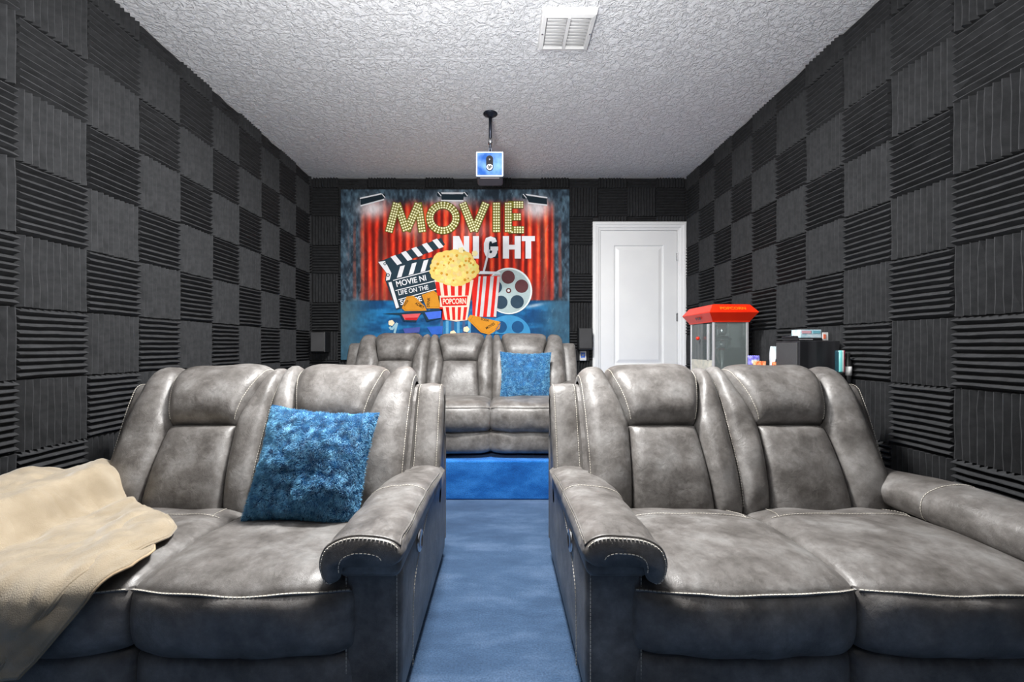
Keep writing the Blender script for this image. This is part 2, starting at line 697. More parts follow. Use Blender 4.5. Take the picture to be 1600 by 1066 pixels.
# casing: stepped profile swept round three sides
prof = [(0.0, 0.0), (0.0, 0.052), (0.012, 0.060), (0.030, 0.060), (0.034, 0.050), (0.058, 0.046), (0.064, 0.036), (0.084, 0.030), (0.088, 0.024), (0.088, 0.0)]
for side in ('l', 't', 'r'):
    bm = bmesh.new()
    ra, rb = [], []
    for (a, h) in prof:
        y = yD - h
        if side == 'l':
            ra.append(bm.verts.new((DX0 + a, y, PLAT_Z)))
            rb.append(bm.verts.new((DX0 + a, y, DZ1 - a)))
        elif side == 'r':
            ra.append(bm.verts.new((DX1 - a, y, PLAT_Z)))
            rb.append(bm.verts.new((DX1 - a, y, DZ1 - a)))
        else:
            ra.append(bm.verts.new((DX0 + a, y, DZ1 - a)))
            rb.append(bm.verts.new((DX1 - a, y, DZ1 - a)))
    for i in range(len(prof) - 1):
        bm.faces.new((ra[i], ra[i + 1], rb[i + 1], rb[i]))
    bm_obj('door_casing', bm, white, dr)
box('door_stop', DX0 + .086, DX1 - .086, yD - .012, yD + .004, leaf_z1, leaf_z1 + .006, black_pl, dr)
for zc in (2.01, 1.37, .50):
    bm = bmesh.new()
    add_lathe(bm, [(0.006, -.045), (0.006, .045)], (leaf_x1 + .004, yf - .004, zc), 10)
    for k in (-1, 1):
        add_box(bm, leaf_x1 + .004 + min(0, k * .012), leaf_x1 + .004 + max(0, k * .012), yf - .003, yf, zc - .042, zc + .042)
    h = bm_obj('hinge', bm, steel, dr)
    tag(h, 'small metal hinge')

# ------------------------------------------------------------------ ceiling lamp (above the frame) and vent
lp = thing('ceiling_light', 'round white globe ceiling lamp above the loveseats', 'ceiling light', (LAMP[0], LAMP[1], ZC))
bm = bmesh.new()
add_lathe(bm, [(0.0, 0), (0.11, 0), (0.11, -.012), (0.05, -.035), (0.03, -.05), (0.03, LAMP[2] - ZC + .115), (0, LAMP[2] - ZC + .115)], (0, 0, 0), 32)
bm_obj('canopy', bm, white_pl, lp, True)
m, nt, b = nodes('globe_glow')
b.inputs['Base Color'].default_value = (1, 1, 1, 1)
b.inputs['Emission Color'].default_value = (1, 0.985, 0.96, 1)
b.inputs['Emission Strength'].default_value = LAMP_STRENGTH
bm = bmesh.new()
bmesh.ops.create_uvsphere(bm, u_segments=24, v_segments=16, radius=0.11)
for v in bm.verts:
    v.co.z += LAMP[2] - ZC
bm_obj('globe', bm, m, lp, True)

vt = thing('ceiling_vent', 'white square louvred exhaust vent on the ceiling', 'vent', (0.363, 2.472, ZC))
s = 0.150
bm = bmesh.new()
D = -0.032
o_ = (-s, s, -s, s)


def flat_ring(bm, a, b, za, zb):
    A = [bm.verts.new((x, y, za)) for x, y in ((-a, -a), (a, -a), (a, a), (-a, a))]
    B = [bm.verts.new((x, y, zb)) for x, y in ((-b, -b), (b, -b), (b, b), (-b, b))]
    for k in range(4):
        bm.faces.new((A[k], A[(k + 1) % 4], B[(k + 1) % 4], B[k]))


flat_ring(bm, s, s - .008, 0, D)
flat_ring(bm, s - .008, s - .028, D, D - .004)
flat_ring(bm, s - .028, s - .034, D - .004, D + .010)
bmesh.ops.remove_doubles(bm, verts=bm.verts, dist=1e-5)
bm_obj('vent_frame', bm, white_pl, vt)
box('vent_backing', -s + .02, s - .02, -s + .02, s - .02, -.012, -.006, mat('vent_backing_grey', (0.6, 0.6, 0.62, 1), rough=.8), vt)  # plain pale grey plate behind the louvres
box('centre_bar', -.009, .009, -s + .03, s - .03, D - .005, -.008, white_pl, vt)
for cx in (-.063, .063):
    for k in range(9):
        yy = -s + .048 + k * 0.0258
        bm = bmesh.new()
        n = 5
        ra = []
        for i in range(n):
            t = i / (n - 1)
            yv = yy - .012 + .023 * t
            zv = D - .006 + .016 * t ** 1.6
            ra.append([bm.verts.new((cx - .052, yv, zv)), bm.verts.new((cx + .052, yv, zv)), bm.verts.new((cx + .052, yv + .001, zv + .003)), bm.verts.new((cx - .052, yv + .001, zv + .003))])
        for i in range(n - 1):
            for q in range(4):
                bm.faces.new((ra[i][q], ra[i][(q + 1) % 4], ra[i + 1][(q + 1) % 4], ra[i + 1][q]))
        bm.faces.new(ra[0])
        bm.faces.new(ra[-1])
        bm_obj('louvre', bm, white_pl, vt, True)
for cx, cy in ((-s + .016, 0), (s - .016, 0)):
    bm = bmesh.new()
    add_lathe(bm, [(0.0, -.003), (.006, -.002), (.006, .002)], (cx, cy, D - .004), 12)
    bm_obj('screw', bm, steel, vt)

# ------------------------------------------------------------------ projector
pj = thing('projector', 'small pale blue cube projector hanging from ceiling on black pole', 'projector', (-0.088, 3.30, ZC))
bm = bmesh.new()
add_lathe(bm, [(0.0, 0), (.055, 0), (.055, -.006), (.03, -.012), (.018, -.03), (0, -.03)], (0, .08, 0), 24)
for k in range(4):
    a = k * math.pi / 2 + .7
    add_lathe(bm, [(0, -.009), (.006, -.009), (.006, -.004)], (.042 * math.cos(a), .08 + .042 * math.sin(a), 0), 8)
bm_obj('ceiling_plate', bm, dark_metal, pj, True)
bm = bmesh.new()
add_tube(bm, [(0, .08, -.02), (0, .06, -.22)], .0125, 12)
add_tube(bm, [(0, .06, -.20), (0, .05, -.30)], .009, 12)
bm_obj('pole', bm, dark_metal, pj, True)
bm = bmesh.new()
add_tube(bm, [(0, .062, -.205), (0, .057, -.245)], .016, 12)
bm_obj('collar', bm, steel, pj, True)
bm = bmesh.new()
add_box(bm, -.012, -.006, .02, .08, -.375, -.29)
add_box(bm, .006, .012, .02, .08, -.375, -.29)
add_box(bm, -.03, .03, .01, .09, -.378, -.370)
bm_obj('bracket', bm, dark_metal, pj)
body_m = mat('projector_shell', lin(84, 84, 92), rough=.7, spec=.2)
box('body', -.098, .098, -.098, .098, -.555, -.375, body_m, pj, bev=.022, seg=5)
face_m = mat('projector_face', lin(24, 60, 118), lin(84, 116, 160), rough=.8, spec=.1, nscale=9)
box('front_bezel', -.100, .100, -.106, -.090, -.556, -.373, mat('projector_bezel', lin(150, 156, 166), rough=.8, spec=.1), pj, bev=.007, seg=3)
box('front_panel', -.090, .090, -.110, -.100, -.546, -.383, face_m, pj, bev=.004, seg=3)
bm = bmesh.new()
pl = []
for k in range(24):
    a = 2 * math.pi * k / 24
    pl.append((.026 * math.cos(a), (.03 if math.sin(a) > 0 else -.03) + .026 * math.sin(a)))
add_prism(bm, pl, lambda p: ((p[0], -.113, -.462 + p[1]), (p[0], -.104, -.462 + p[1])))
bm_obj('lens_cover', bm, mat('lens_cover_black', (.012, .012, .014, 1), rough=.85, spec=.1), pj)
bm = bmesh.new()
add_lathe(bm, [(0.0, 0.002), (.012, .000), (.016, -.006), (.022, -.006), (.024, 0), (.024, .006)], (0, -.113, -.492), 24, 'y')
ln = bm_obj('lens', bm, steel, pj, True)
bm = bmesh.new()
add_lathe(bm, [(0.0, -.006), (.007, -.004), (.012, .001)], (0, -.114, -.492), 20, 'y')
bm_obj('lens_glass', bm, black_pl, ln, True)
bm = bmesh.new()
add_lathe(bm, [(0.0, -.004), (.006, -.003), (.007, .001)], (0, -.113, -.435), 16, 'y')
bm_obj('sensor', bm, steel, pj, True)
box('underside_vent', -.07, .07, -.080, -.072, -.558, -.553, alu, pj)

# ------------------------------------------------------------------ mural
YP = YB - 0.075
PXM = F / YP


def PX(cx, cy, layer=0):
    """mural drawing units -> world point"""
    X = (520 + cx / 3.808 - 784) / PXM
    Z = CZ + (543 - 280 - cy / 3.808) / PXM
    return (X, YP - 0.0007 * layer, Z)


PK = 1.0


def pc(r, g, b):
    c = lin(r, g, b)
    return (c[0] * PK, c[1] * PK, c[2] * PK, 1)


mu = thing('movie_mural', 'large fabric movie night mural of red curtains, popcorn and film reel', 'mural', (0, 0, 0))
cv = thing('canvas', None, None)
bpy.data.objects.remove(cv)
cxs = np.linspace(48, 1408, 341)
cys = np.linspace(62, 1075, 254)
CX, CY = np.meshgrid(cxs, cys)


def vnoise(X, Y, sx, sy, seed, octv=3):
    out = np.zeros_like(X)
    amp = 1.0
    tot = 0
    for o in range(octv):
        r = np.random.default_rng(seed + o)
        g = r.random((200, 200))
        x = X / sx * 2 ** o
        y = Y / sy * 2 ** o
        xi, yi = np.floor(x).astype(int), np.floor(y).astype(int)
        fx, fy = x - xi, y - yi
        fx, fy = fx * fx * (3 - 2 * fx), fy * fy * (3 - 2 * fy)
        a = g[yi % 200, xi % 200]
        b = g[yi % 200, (xi + 1) % 200]
        c = g[(yi + 1) % 200, xi % 200]
        d = g[(yi + 1) % 200, (xi + 1) % 200]
        out += amp * ((a * (1 - fx) + b * fx) * (1 - fy) + (c * (1 - fx) + d * fx) * fy)
        tot += amp
        amp *= .55
    return out / tot


def ss(a, b, x):
    t = np.clip((x - a) / (b - a), 0, 1)
    return t * t * (3 - 2 * t)


def cmix(A, B, m):
    return A * (1 - m[..., None]) + B * m[..., None]


def C3(r, g, b):
    return np.ones(CX.shape + (3,)) * np.array([r, g, b], float)


n1 = vnoise(CX, CY, 60, 90, 1, 4)
n2 = vnoise(CX, CY, 14, 30, 5, 3)
img = cmix(C3(34, 46, 58), C3(84, 108, 124), ss(.3, .75, .5 * n1 + .5 * n2))
# curtain folds
fold = .5 + .5 * np.sin(CX / 7.2 + 3.5 * vnoise(CX, CY, 70, 700, 9, 2) + CY * .001)
fold2 = vnoise(CX, CY, 22, 900, 12, 2)
f = np.clip(.6 * fold + .7 * fold2 - .18, 0, 1)
red = cmix(C3(110, 20, 14), C3(234, 52, 30), ss(.15, .75, f))
red = cmix(red, C3(240, 112, 62), ss(.62, 1.0, f) * .85)
dk = vnoise(CX, CY, 50, 400, 20, 2)
red = cmix(red, C3(62, 48, 50), ss(.62, .8, dk) * .55)
mask = ss(150, 215, CX + 40 * (n1 - .5)) * (1 - ss(1295, 1325, CX)) * ss(105, 190, CY + 60 * (n1 - .5)) * (1 - ss(712, 728, CY))
side = ss(80, 140, CX + 60 * (n2 - .5)) * (1 - ss(1370, 1400, CX)) * ss(200, 330, CY) * (1 - ss(690, 725, CY)) * ss(.45, .8, fold)
img = cmix(img, C3(150, 74, 58), np.clip(side, 0, 1) * .55)
img = cmix(img, red, mask)
low = ss(560, 716, CY) * (1 - ss(716, 730, CY)) * mask
img = cmix(img, C3(96, 56, 58), low * .5)
# spotlight beams printed on the mural
for gx, gy, sx, sy, a in ((238, 175, 88, 62, 1.0), (712, 130, 110, 52, .75), (1210, 172, 86, 66, 1.0), (455, 290, 70, 50, .45), (850, 300, 90, 50, .35), (640, 330, 200, 60, .12)):
    g = np.exp(-(((CX - gx) / sx) ** 2 + ((CY - gy) / sy) ** 2) ** 1.3)
    img = cmix(img, C3(226, 216, 218), g * a)
# stage floor
fl_m = ss(716, 732, CY)
blue = cmix(C3(18, 70, 118), C3(34, 116, 172), ss(.3, .7, vnoise(CX, CY, 120, 40, 31, 3)))
blue = cmix(blue, C3(70, 96, 108), ss(0, 1, np.clip(1 - (CX - 60) / 240, 0, 1) * .9 + .25 * (n1 - .5)))
blue = cmix(blue, C3(60, 90, 108), ss(1180, 1330, CX + 60 * (n1 - .5)) * .85)
blue = cmix(blue, C3(52, 96, 122), ss(880, 1040, CY) * .5)
img = cmix(img, blue, fl_m)
img = cmix(img, C3(215, 220, 228), np.exp(-(((CX - 1200) / 50) ** 2 + ((CY - 752 + .18 * (CX - 1200)) / 10) ** 2)) * .7)
# wear scratches
sc = vnoise(CX + CY * .4, CY, 9, 60, 55, 2)
img = cmix(img, C3(150, 170, 178), ss(.80, .9, sc) * .35)
img = img * (.86 + .28 * n2[..., None])
img = np.clip(img, 0, 255) / 255
limg = np.where(img <= .04045, img / 12.92, ((img + .055) / 1.055) ** 2.4) * PK
verts = []
nx, ny = len(cxs), len(cys)
x0p, z0p = PX(48, 0)[0], PX(0, 62)[2]
Xs = (520 + CX / 3.808 - 784) / PXM
Zs = CZ + (263 - CY / 3.808) / PXM
Ys = YP + .003 * (vnoise(CX, CY, 160, 300, 77, 2) - .5)
verts = np.stack([Xs, Ys, Zs], -1).reshape(-1, 3)
faces = [(j * nx + i, (j + 1) * nx + i, (j + 1) * nx + i + 1, j * nx + i + 1) for j in range(ny - 1) for i in range(nx - 1)]
cv = mesh_obj('canvas', verts, faces, print_m, mu)
ca = cv.data.color_attributes.new('Col', 'FLOAT_COLOR', 'POINT')
buf = np.ones((nx * ny, 4), np.float32)
buf[:, :3] = limg.reshape(-1, 3)
ca.data.foreach_set('color', buf.ravel())
box('backing', PX(48, 0)[0], PX(1408, 0)[0], YP + .004, YP + .012, PX(0, 1075)[2], PX(0, 62)[2], dark_cloth, mu)


class Print:
    def __init__(self):
        self.v = []
        self.f = []
        self.c = []

    def poly(self, pts, col, layer, cols=None):
        b = len(self.v)
        for i, p in enumerate(pts):
            self.v.append(PX(p[0], p[1], layer + 6))
            self.c.append(cols[i] if cols else col)
        self.f.append(tuple(range(b, b + len(pts)))[::-1])

    def disc(self, x, y, r, col, layer, n=12, ry=None):
        ry = ry or r
        self.poly([(x + r * math.cos(2 * math.pi * k / n), y + ry * math.sin(2 * math.pi * k / n)) for k in range(n)], col, layer)

    def stroke(self, pts, w, col, layer):
        for i in range(len(pts) - 1):
            (xa, ya), (xb, yb) = pts[i], pts[i + 1]
            L = math.hypot(xb - xa, yb - ya) or 1
            nx_, ny_ = -(yb - ya) / L * w / 2, (xb - xa) / L * w / 2
            self.poly([(xa + nx_, ya + ny_), (xb + nx_, yb + ny_), (xb - nx_, yb - ny_), (xa - nx_, ya - ny_)], col, layer + .02 * i)

    def strip(self, pts, w, col, layer):
        n_ = len(pts)
        closed = math.dist(pts[0], pts[-1]) < 1e-6
        L_, R_ = [], []
        for i, (x, y) in enumerate(pts):
            a = pts[i - 1] if i > 0 else (pts[-2] if closed else pts[0])
            b = pts[i + 1] if i < n_ - 1 else (pts[1] if closed else pts[-1])
            d = math.hypot(b[0] - a[0], b[1] - a[1]) or 1
            nx_, ny_ = -(b[1] - a[1]) / d * w / 2, (b[0] - a[0]) / d * w / 2
            L_.append((x + nx_, y + ny_))
            R_.append((x - nx_, y - ny_))
        for i in range(n_ - 1):
            self.poly([L_[i], L_[i + 1], R_[i + 1], R_[i]], col, layer)

    def joints(self, pts, r, col, layer):
        for (x, y) in pts:
            self.disc(x, y, r, col, layer, 16)

    def text(self, s, x, y, h, col, layer, rot=0, sx=1.0, bold=0.0, shear=0.0):
        cu = bpy.data.curves.new('tmp', 'FONT')
        cu.body = s
        cu.size = 1.0
        cu.offset = bold
        cu.resolution_u = 3
        cu.shear = shear
        to = bpy.data.objects.new('tmp', cu)
        COL.objects.link(to)
        dg = bpy.context.evaluated_depsgraph_get()
        me = to.evaluated_get(dg).to_mesh()
        b = len(self.v)
        cr, sr = math.cos(rot), math.sin(rot)
        k = h / 0.72
        for vv in me.vertices:
            px, py = vv.co.x * k * sx, -vv.co.y * k
            self.v.append(PX(x + px * cr - py * sr, y + px * sr + py * cr, layer + 6))
            self.c.append(col)
        for p in me.polygons:
            self.f.append(tuple(b + i for i in p.vertices))
        to.evaluated_get(dg).to_mesh_clear()
        bpy.data.objects.remove(to)
        bpy.data.curves.remove(cu)

    def build(self, name, parent):
        o = mesh_obj(name, self.v, self.f, print_m, parent, smooth=False)
        ca = o.data.color_attributes.new('Col', 'FLOAT_COLOR', 'POINT')
        ca.data.foreach_set('color', np.array(self.c, np.float32).ravel())
        return o


W_ = pc(232, 232, 236)
BK = pc(24, 40, 50)
# lamps at the top edge of the mural
P = Print()
for pts in ([(168, 118), (285, 92), (302, 118), (180, 156), (166, 152)], [(645, 92), (782, 92), (776, 128), (648, 124)], [(1148, 100), (1272, 116), (1276, 152), (1166, 138)]):
    P = Print()
    P.poly(pts, BK, 1)
    xm = sum(p[0] for p in pts) / len(pts)
    for a, b in (((162, 116), (290, 88)), ((640, 84), (785, 84)), ((1146, 92), (1276, 112)), ((166, 160), (306, 122)), ((645, 128), (778, 130)), ((1160, 143), (1276, 156))):
        if abs((a[0] + b[0]) / 2 - xm) < 150:
            P.stroke([a, b], 8, W_, 2)
    for x, y in ((300, 102), (634, 92), (790, 92), (1140, 104)):
        if abs(x - xm) < 150:
            P.disc(x, y, 15, BK, 3)
            P.stroke([(x - 8, y - 14), (x + 12, y + 10)], 5, W_, 4)
    P.build('spotlight_print', mu)

# MOVIE marquee letters
P = Print()
YL = pc(128, 122, 44)
YD = pc(84, 74, 30)
BU = pc(255, 252, 205)
M = [[(334, 318), (382, 142)], [(382, 146), (440, 310)], [(440, 310), (512, 146)], [(508, 142), (534, 318)]]
O = [[(656 + 78 * math.cos(a), 232 + 76 * math.sin(a)) for a in np.linspace(0, 2 * math.pi, 29)]]
Vv = [[(772, 142), (840, 312)], [(840, 312), (912, 142)]]
I = [[(974, 140), (974, 318)]]
E = [[(1044, 140), (1044, 318)], [(1044, 154), (1134, 154)], [(1044, 226), (1120, 226)], [(1044, 303), (1138, 303)]]
for lay, extra_, col_ in ((5.0, 6, YD), (7.0, 0, YL)):
    for L_, wd in ((M, 44), (O, 42), (Vv, 44), (I, 44), (E, 40)):
        for q_, st in enumerate(L_):
            P.strip(st, wd + extra_, col_, lay + .3 * q_)
seen = []
for L_, wd in ((M, 44), (O, 42), (Vv, 44), (I, 44), (E, 40)):
    for st in L_:
        for off in (-14, 0, 14):
            for i in range(len(st) - 1):
                (xa, ya), (xb, yb) = st[i], st[i + 1]
                Ls = math.hypot(xb - xa, yb - ya)
                nn = max(1, int(Ls / 15))
                for k in range(nn):
                    t = (k + .5) / nn
                    x = xa + (xb - xa) * t - (yb - ya) / Ls * off
                    y = ya + (yb - ya) * t + (xb - xa) / Ls * off
                    if all((x - a) ** 2 + (y - b) ** 2 > 140 for a, b in seen):
                        seen.append((x, y))
                        P.disc(x, y, 5.6, BU, 9.0, 8)
P.build('movie_lettering', mu)

# NIGHT
P = Print()
y0, y1 = 340, 474
cw = [W_, pc(240, 240, 244)]


def nr(x0, x1, a, b, l=5):
    P.poly([(x0, a), (x1, a), (x1, b), (x0, b)], W_, l)


nr(716, 748, y0, y1)
nr(780, 812, y0, y1)
P.poly([(716, y0), (752, y0), (812, y1), (778, y1)], W_, 5.3)
nr(834, 870, y0, y1)
GP = [(962, 378), (956, 362), (940, 356), (922, 362), (914, 385), (914, 430), (922, 450), (940, 458), (956, 450), (963, 436), (963, 412)]
P.strip(GP, 30, W_, 5)
nr(938, 984, 402, 426, 5.6)
nr(1012, 1048, y0, y1)
nr(1082, 1118, y0, y1)
nr(1040, 1090, 392, 420, 5.4)
nr(1124, 1202, y0, y0 + 30)
nr(1146, 1180, y0, y1, 5.2)
P.poly([(920, 345), (975, 345), (985, 470), (925, 470)], BK, 4)
P.build('night_lettering', mu)

# clapperboard
P = Print()
DK = pc(36, 56, 68)
P.poly([(312, 600), (330, 490), (640, 470), (660, 700), (380, 778)], DK, 5)
P.poly([(330, 535), (590, 465), (600, 545), (345, 605)], DK, 5.5)
P.poly([(272, 494), (645, 350), (668, 390), (640, 410), (330, 530), (300, 530)], DK, 7)
for k in range(5):
    x, y = 345 + 62 * k, 464 - 24.5 * k
    P.poly([(x, y), (x + 28, y - 11), (x + 68, y + 38), (x + 40, y + 49)], W_, 8)
for k in range(4):
    x, y = 402 + 70 * k, 520 - 17 * k
    P.poly([(x, y), (x + 28, y - 7), (x + 8, y + 62), (x - 20, y + 69)], W_, 6.6)
P.poly([(272, 494), (312, 488), (350, 560), (340, 600), (318, 605), (322, 560)], W_, 9)
P.disc(312, 505, 9, DK, 9.7)
P.disc(330, 572, 11, DK, 9.7)
P.disc(312, 505, 5, W_, 10.2)
P.disc(330, 572, 6, W_, 10.2)
P.poly([(332, 616), (350, 612), (396, 764), (378, 770)], W_, 6.6)
for a, b in (((360, 604), (600, 540)), ((374, 664), (610, 606)), ((392, 718), (620, 655))):
    P.stroke([a, b], 5, W_, 6.6)
P.text('MOVIE NI', 380, 642, 34, W_, 7, rot=-.22, sx=.92, bold=.02)
P.text('LIFE ON THE', 392, 692, 27, W_, 7, rot=-.20, sx=.86, bold=.015)
P.text('SCOPE', 404, 750, 30, W_, 7, rot=-.20, sx=1.05, bold=.02)
P.build('clapperboard_print', mu)

# film reel, its reflection, drink, bucket, popcorn, tickets, glasses
P = Print()
GR = pc(168, 186, 188)
P.disc(1048, 666, 138, pc(225, 232, 232), 5, 40)
P.disc(1046, 667, 130, GR, 5.7, 40)
for k in range(5):
    a = math.radians(-90 + 72 * k - 2)
    P.disc(1046 + 82 * math.cos(a), 666 + 82 * math.sin(a), 40, pc(44, 66, 84) if k not in (1, 0) else pc(92, 54, 58), 6.4, 22)
P.disc(1046, 664, 16, pc(90, 50, 50), 6.4, 16)
P.disc(1046, 664, 8, pc(210, 210, 214), 7, 12)
P.poly([(1046 + 130 * math.cos(a), 922 + 112 * math.sin(a)) for a in np.linspace(math.pi, 2 * math.pi, 20)], pc(60, 140, 190), 5)
for x, y in ((1000, 880), (1100, 880)):
    P.disc(x, y, 36, pc(26, 80, 128), 5.7, 18)
P.build('film_reel_print', mu)

P = Print()
RD = pc(214, 34, 26)
CRM = pc(236, 214, 196)
P.stroke([(930, 420), (896, 560)], 12, pc(206, 208, 214), 6)
P.poly([(866, 566), (1000, 566), (990, 552), (878, 548)], pc(220, 224, 230), 8)
P.poly([(828, 580), (996, 576), (972, 822), (832, 818)], RD, 7)
for k, (a, b) in enumerate(((0.0, .09), (.22, .38), (.56, .72), (.88, 1.0))):
    P.poly([(868 + 126 * a, 580), (868 + 126 * b, 579), (846 + 126 * b, 820), (846 + 126 * a, 819)], pc(206, 204, 206), 7.8)
P.build('drink_cup_print', mu)

P = Print()
P.poly([(606, 600), (838, 600), (800, 840), (735, 848), (656, 834)], CRM, 11)
n = 5
for k in range(5):
    ta, tb = (k + .04) / 5, (k + .58) / 5
    for (ya, yb, xa0, xa1, xb0, xb1) in ((612, 694, 608, 836, 622, 826), (762, 838, 634, 816, 652, 802)):
        P.poly([(lerp(xa0, xa1, ta), ya), (lerp(xa0, xa1, tb), ya), (lerp(xb0, xb1, tb), yb), (lerp(xb0, xb1, ta), yb)], RD, 12)
P.poly([(642, 706), (802, 698), (796, 752), (652, 756)], RD, 12.6)
P.text('POPCORN', 655, 744, 32, CRM, 13.2, rot=-.02, sx=.66, bold=.03)
P.build('popcorn_bucket_print', mu)

P = Print()
r_ = random.Random(4)
ctr = (722, 535)
blob = []
for k in range(96):
    a = 2 * math.pi * k / 96
    rx, ry = 142, 98
    wob = 1 + .05 * abs(math.sin(a * 9)) + .03 * math.sin(a * 5 + 1)
    blob.append((ctr[0] + rx * wob * math.cos(a), ctr[1] + ry * wob * math.sin(a) - (14 if -math.sin(a) > .6 else 0)))
P.poly(blob, pc(236, 206, 112), 14)
for k in range(130):
    a, q = r_.uniform(0, 2 * math.pi), math.sqrt(r_.random())
    x, y = ctr[0] + 126 * q * math.cos(a), ctr[1] + 84 * q * math.sin(a)
    P.disc(x, y, r_.uniform(8, 17), pc(*[int(v + r_.uniform(-14, 12)) for v in (240, 214, 132)]), 14.6 + k * .04, 9)
for k in range(26):
    a, q = r_.uniform(0, 2 * math.pi), math.sqrt(r_.random())
    x, y = ctr[0] + 128 * q * math.cos(a), ctr[1] + 88 * q * math.sin(a)
    P.disc(x, y, r_.uniform(5, 9), pc(206, 150, 44), 20.2 + k * .04, 7)
P.build('popcorn_print', mu)
for x, y, c in ((845, 444, 0), (350, 856, 1), (795, 894, 1), (716, 918, 1), (766, 424, 0)):
    P = Print()
    for k in range(5):
        P.disc(x + 9 * math.cos(k * 1.26), y + 8 * math.sin(k * 1.26), 10, pc(240, 226, 170 + 20 * c), 14 + .1 * k, 9)
    P.build('popcorn_kernel_print', mu)

OR = pc(212, 142, 40)
OR2 = pc(190, 118, 30)
INK = pc(40, 30, 20)
for pts, words in (([(530, 690), (600, 664), (636, 690), (640, 770), (560, 770)], [('DRINK', 576, 764, 17, -1.5)]),
                   ([(412, 768), (440, 700), (480, 694), (548, 756), (560, 784), (430, 786)], [('ADMIT', 490, 744, 17, .55), ('SODA', 428, 758, 14, -.9)]),
                   ([(800, 834), (818, 808), (1000, 850), (992, 890), (930, 926), (880, 912)], [('SODA', 880, 838, 16, .25), ('MOVIES', 915, 896, 16, -.55)])):
    P = Print()
    P.poly(pts, OR, 11)
    cx = sum(p[0] for p in pts) / len(pts)
    cy = sum(p[1] for p in pts) / len(pts)
    P.poly([(lerp(cx, p[0], .84), lerp(cy, p[1], .84)) for p in pts], OR2, 11.5)
    P.poly([(lerp(cx, p[0], .80), lerp(cy, p[1], .80)) for p in pts], OR, 12)
    for (w_, x, y, h, ro) in words:
        P.text(w_, x, y, h, INK, 12.6, rot=ro, sx=.8, bold=.02)
    if pts[0][0] == 800:
        for k in range(9):
            P.disc(1000 - 5 * k, 850 + 8.5 * k, 4, pc(26, 90, 140), 12.4, 6)
    P.build('ticket_print', mu)

P = Print()
FR = pc(28, 56, 74)
P.poly([(290, 800), (400, 796), (655, 774), (652, 826), (560, 848), (536, 800), (506, 812), (498, 850), (424, 846), (400, 808)], FR, 12)
P.poly([(412, 806), (524, 800), (500, 840), (430, 838)], pc(224, 92, 96), 12.8)
P.poly([(548, 794), (648, 784), (644, 826), (572, 836)], pc(70, 110, 220), 12.8)
P.poly([(430, 826), (508, 824), (500, 840), (434, 838)], pc(190, 30, 40), 13.4)
P.poly([(418, 890), (520, 880), (516, 912), (430, 918)], pc(72, 84, 158), 6)
P.poly([(560, 880), (655, 874), (652, 922), (590, 926)], pc(50, 100, 196), 6)
P.stroke([(338, 880), (352, 896), (384, 856), (368, 916)], 13, pc(150, 190, 206), 6)
for k in range(6):
    P.poly([(640 + 33 * k, 842), (656 + 33 * k, 842), (656 + 33 * k, 922), (640 + 33 * k, 922)], pc(96, 160, 200) if k % 2 else pc(70, 90, 130), 5)
P.build('glasses_print', mu)

# ------------------------------------------------------------------ sofas
BP = Curve([(.575, .33), (.590, .42), (.625, .53), (.680, .64), (.735, .74), (.790, .825), (.850, .885), (.915, .898), (.965, .86), (.985, .78), (.99, .55), (.99, .30)])
TH = BP.t_of(1, .705)          # where the headrest starts
TEND = 1.0
SF = Curve([(.045, .205), (.012, .215), (-.004, .25), (-.008, .30), (-.004, .35), (.006, .383)])
ST = Curve([(.006, .383), (.05, .393), (.15, .398), (.30, .398), (.45, .388), (.58, .365), (.66, .34)])
FP = Curve([(.05, .045), (.022, .05), (.012, .09), (.012, .15), (.020, .19), (.05, .207)])


def bulge(s, p, q):
    return max(0.0, 1 - abs(s) ** p) ** q


def back_bound(t):
    """half width of the centre strip at profile parameter t"""
    tc = BP.t_of(1, .878)
    return interp([0, TH, lerp(TH, tc, .5), tc, tc + .1, 1], [.172, .146, .172, .203, .212, .20], t)


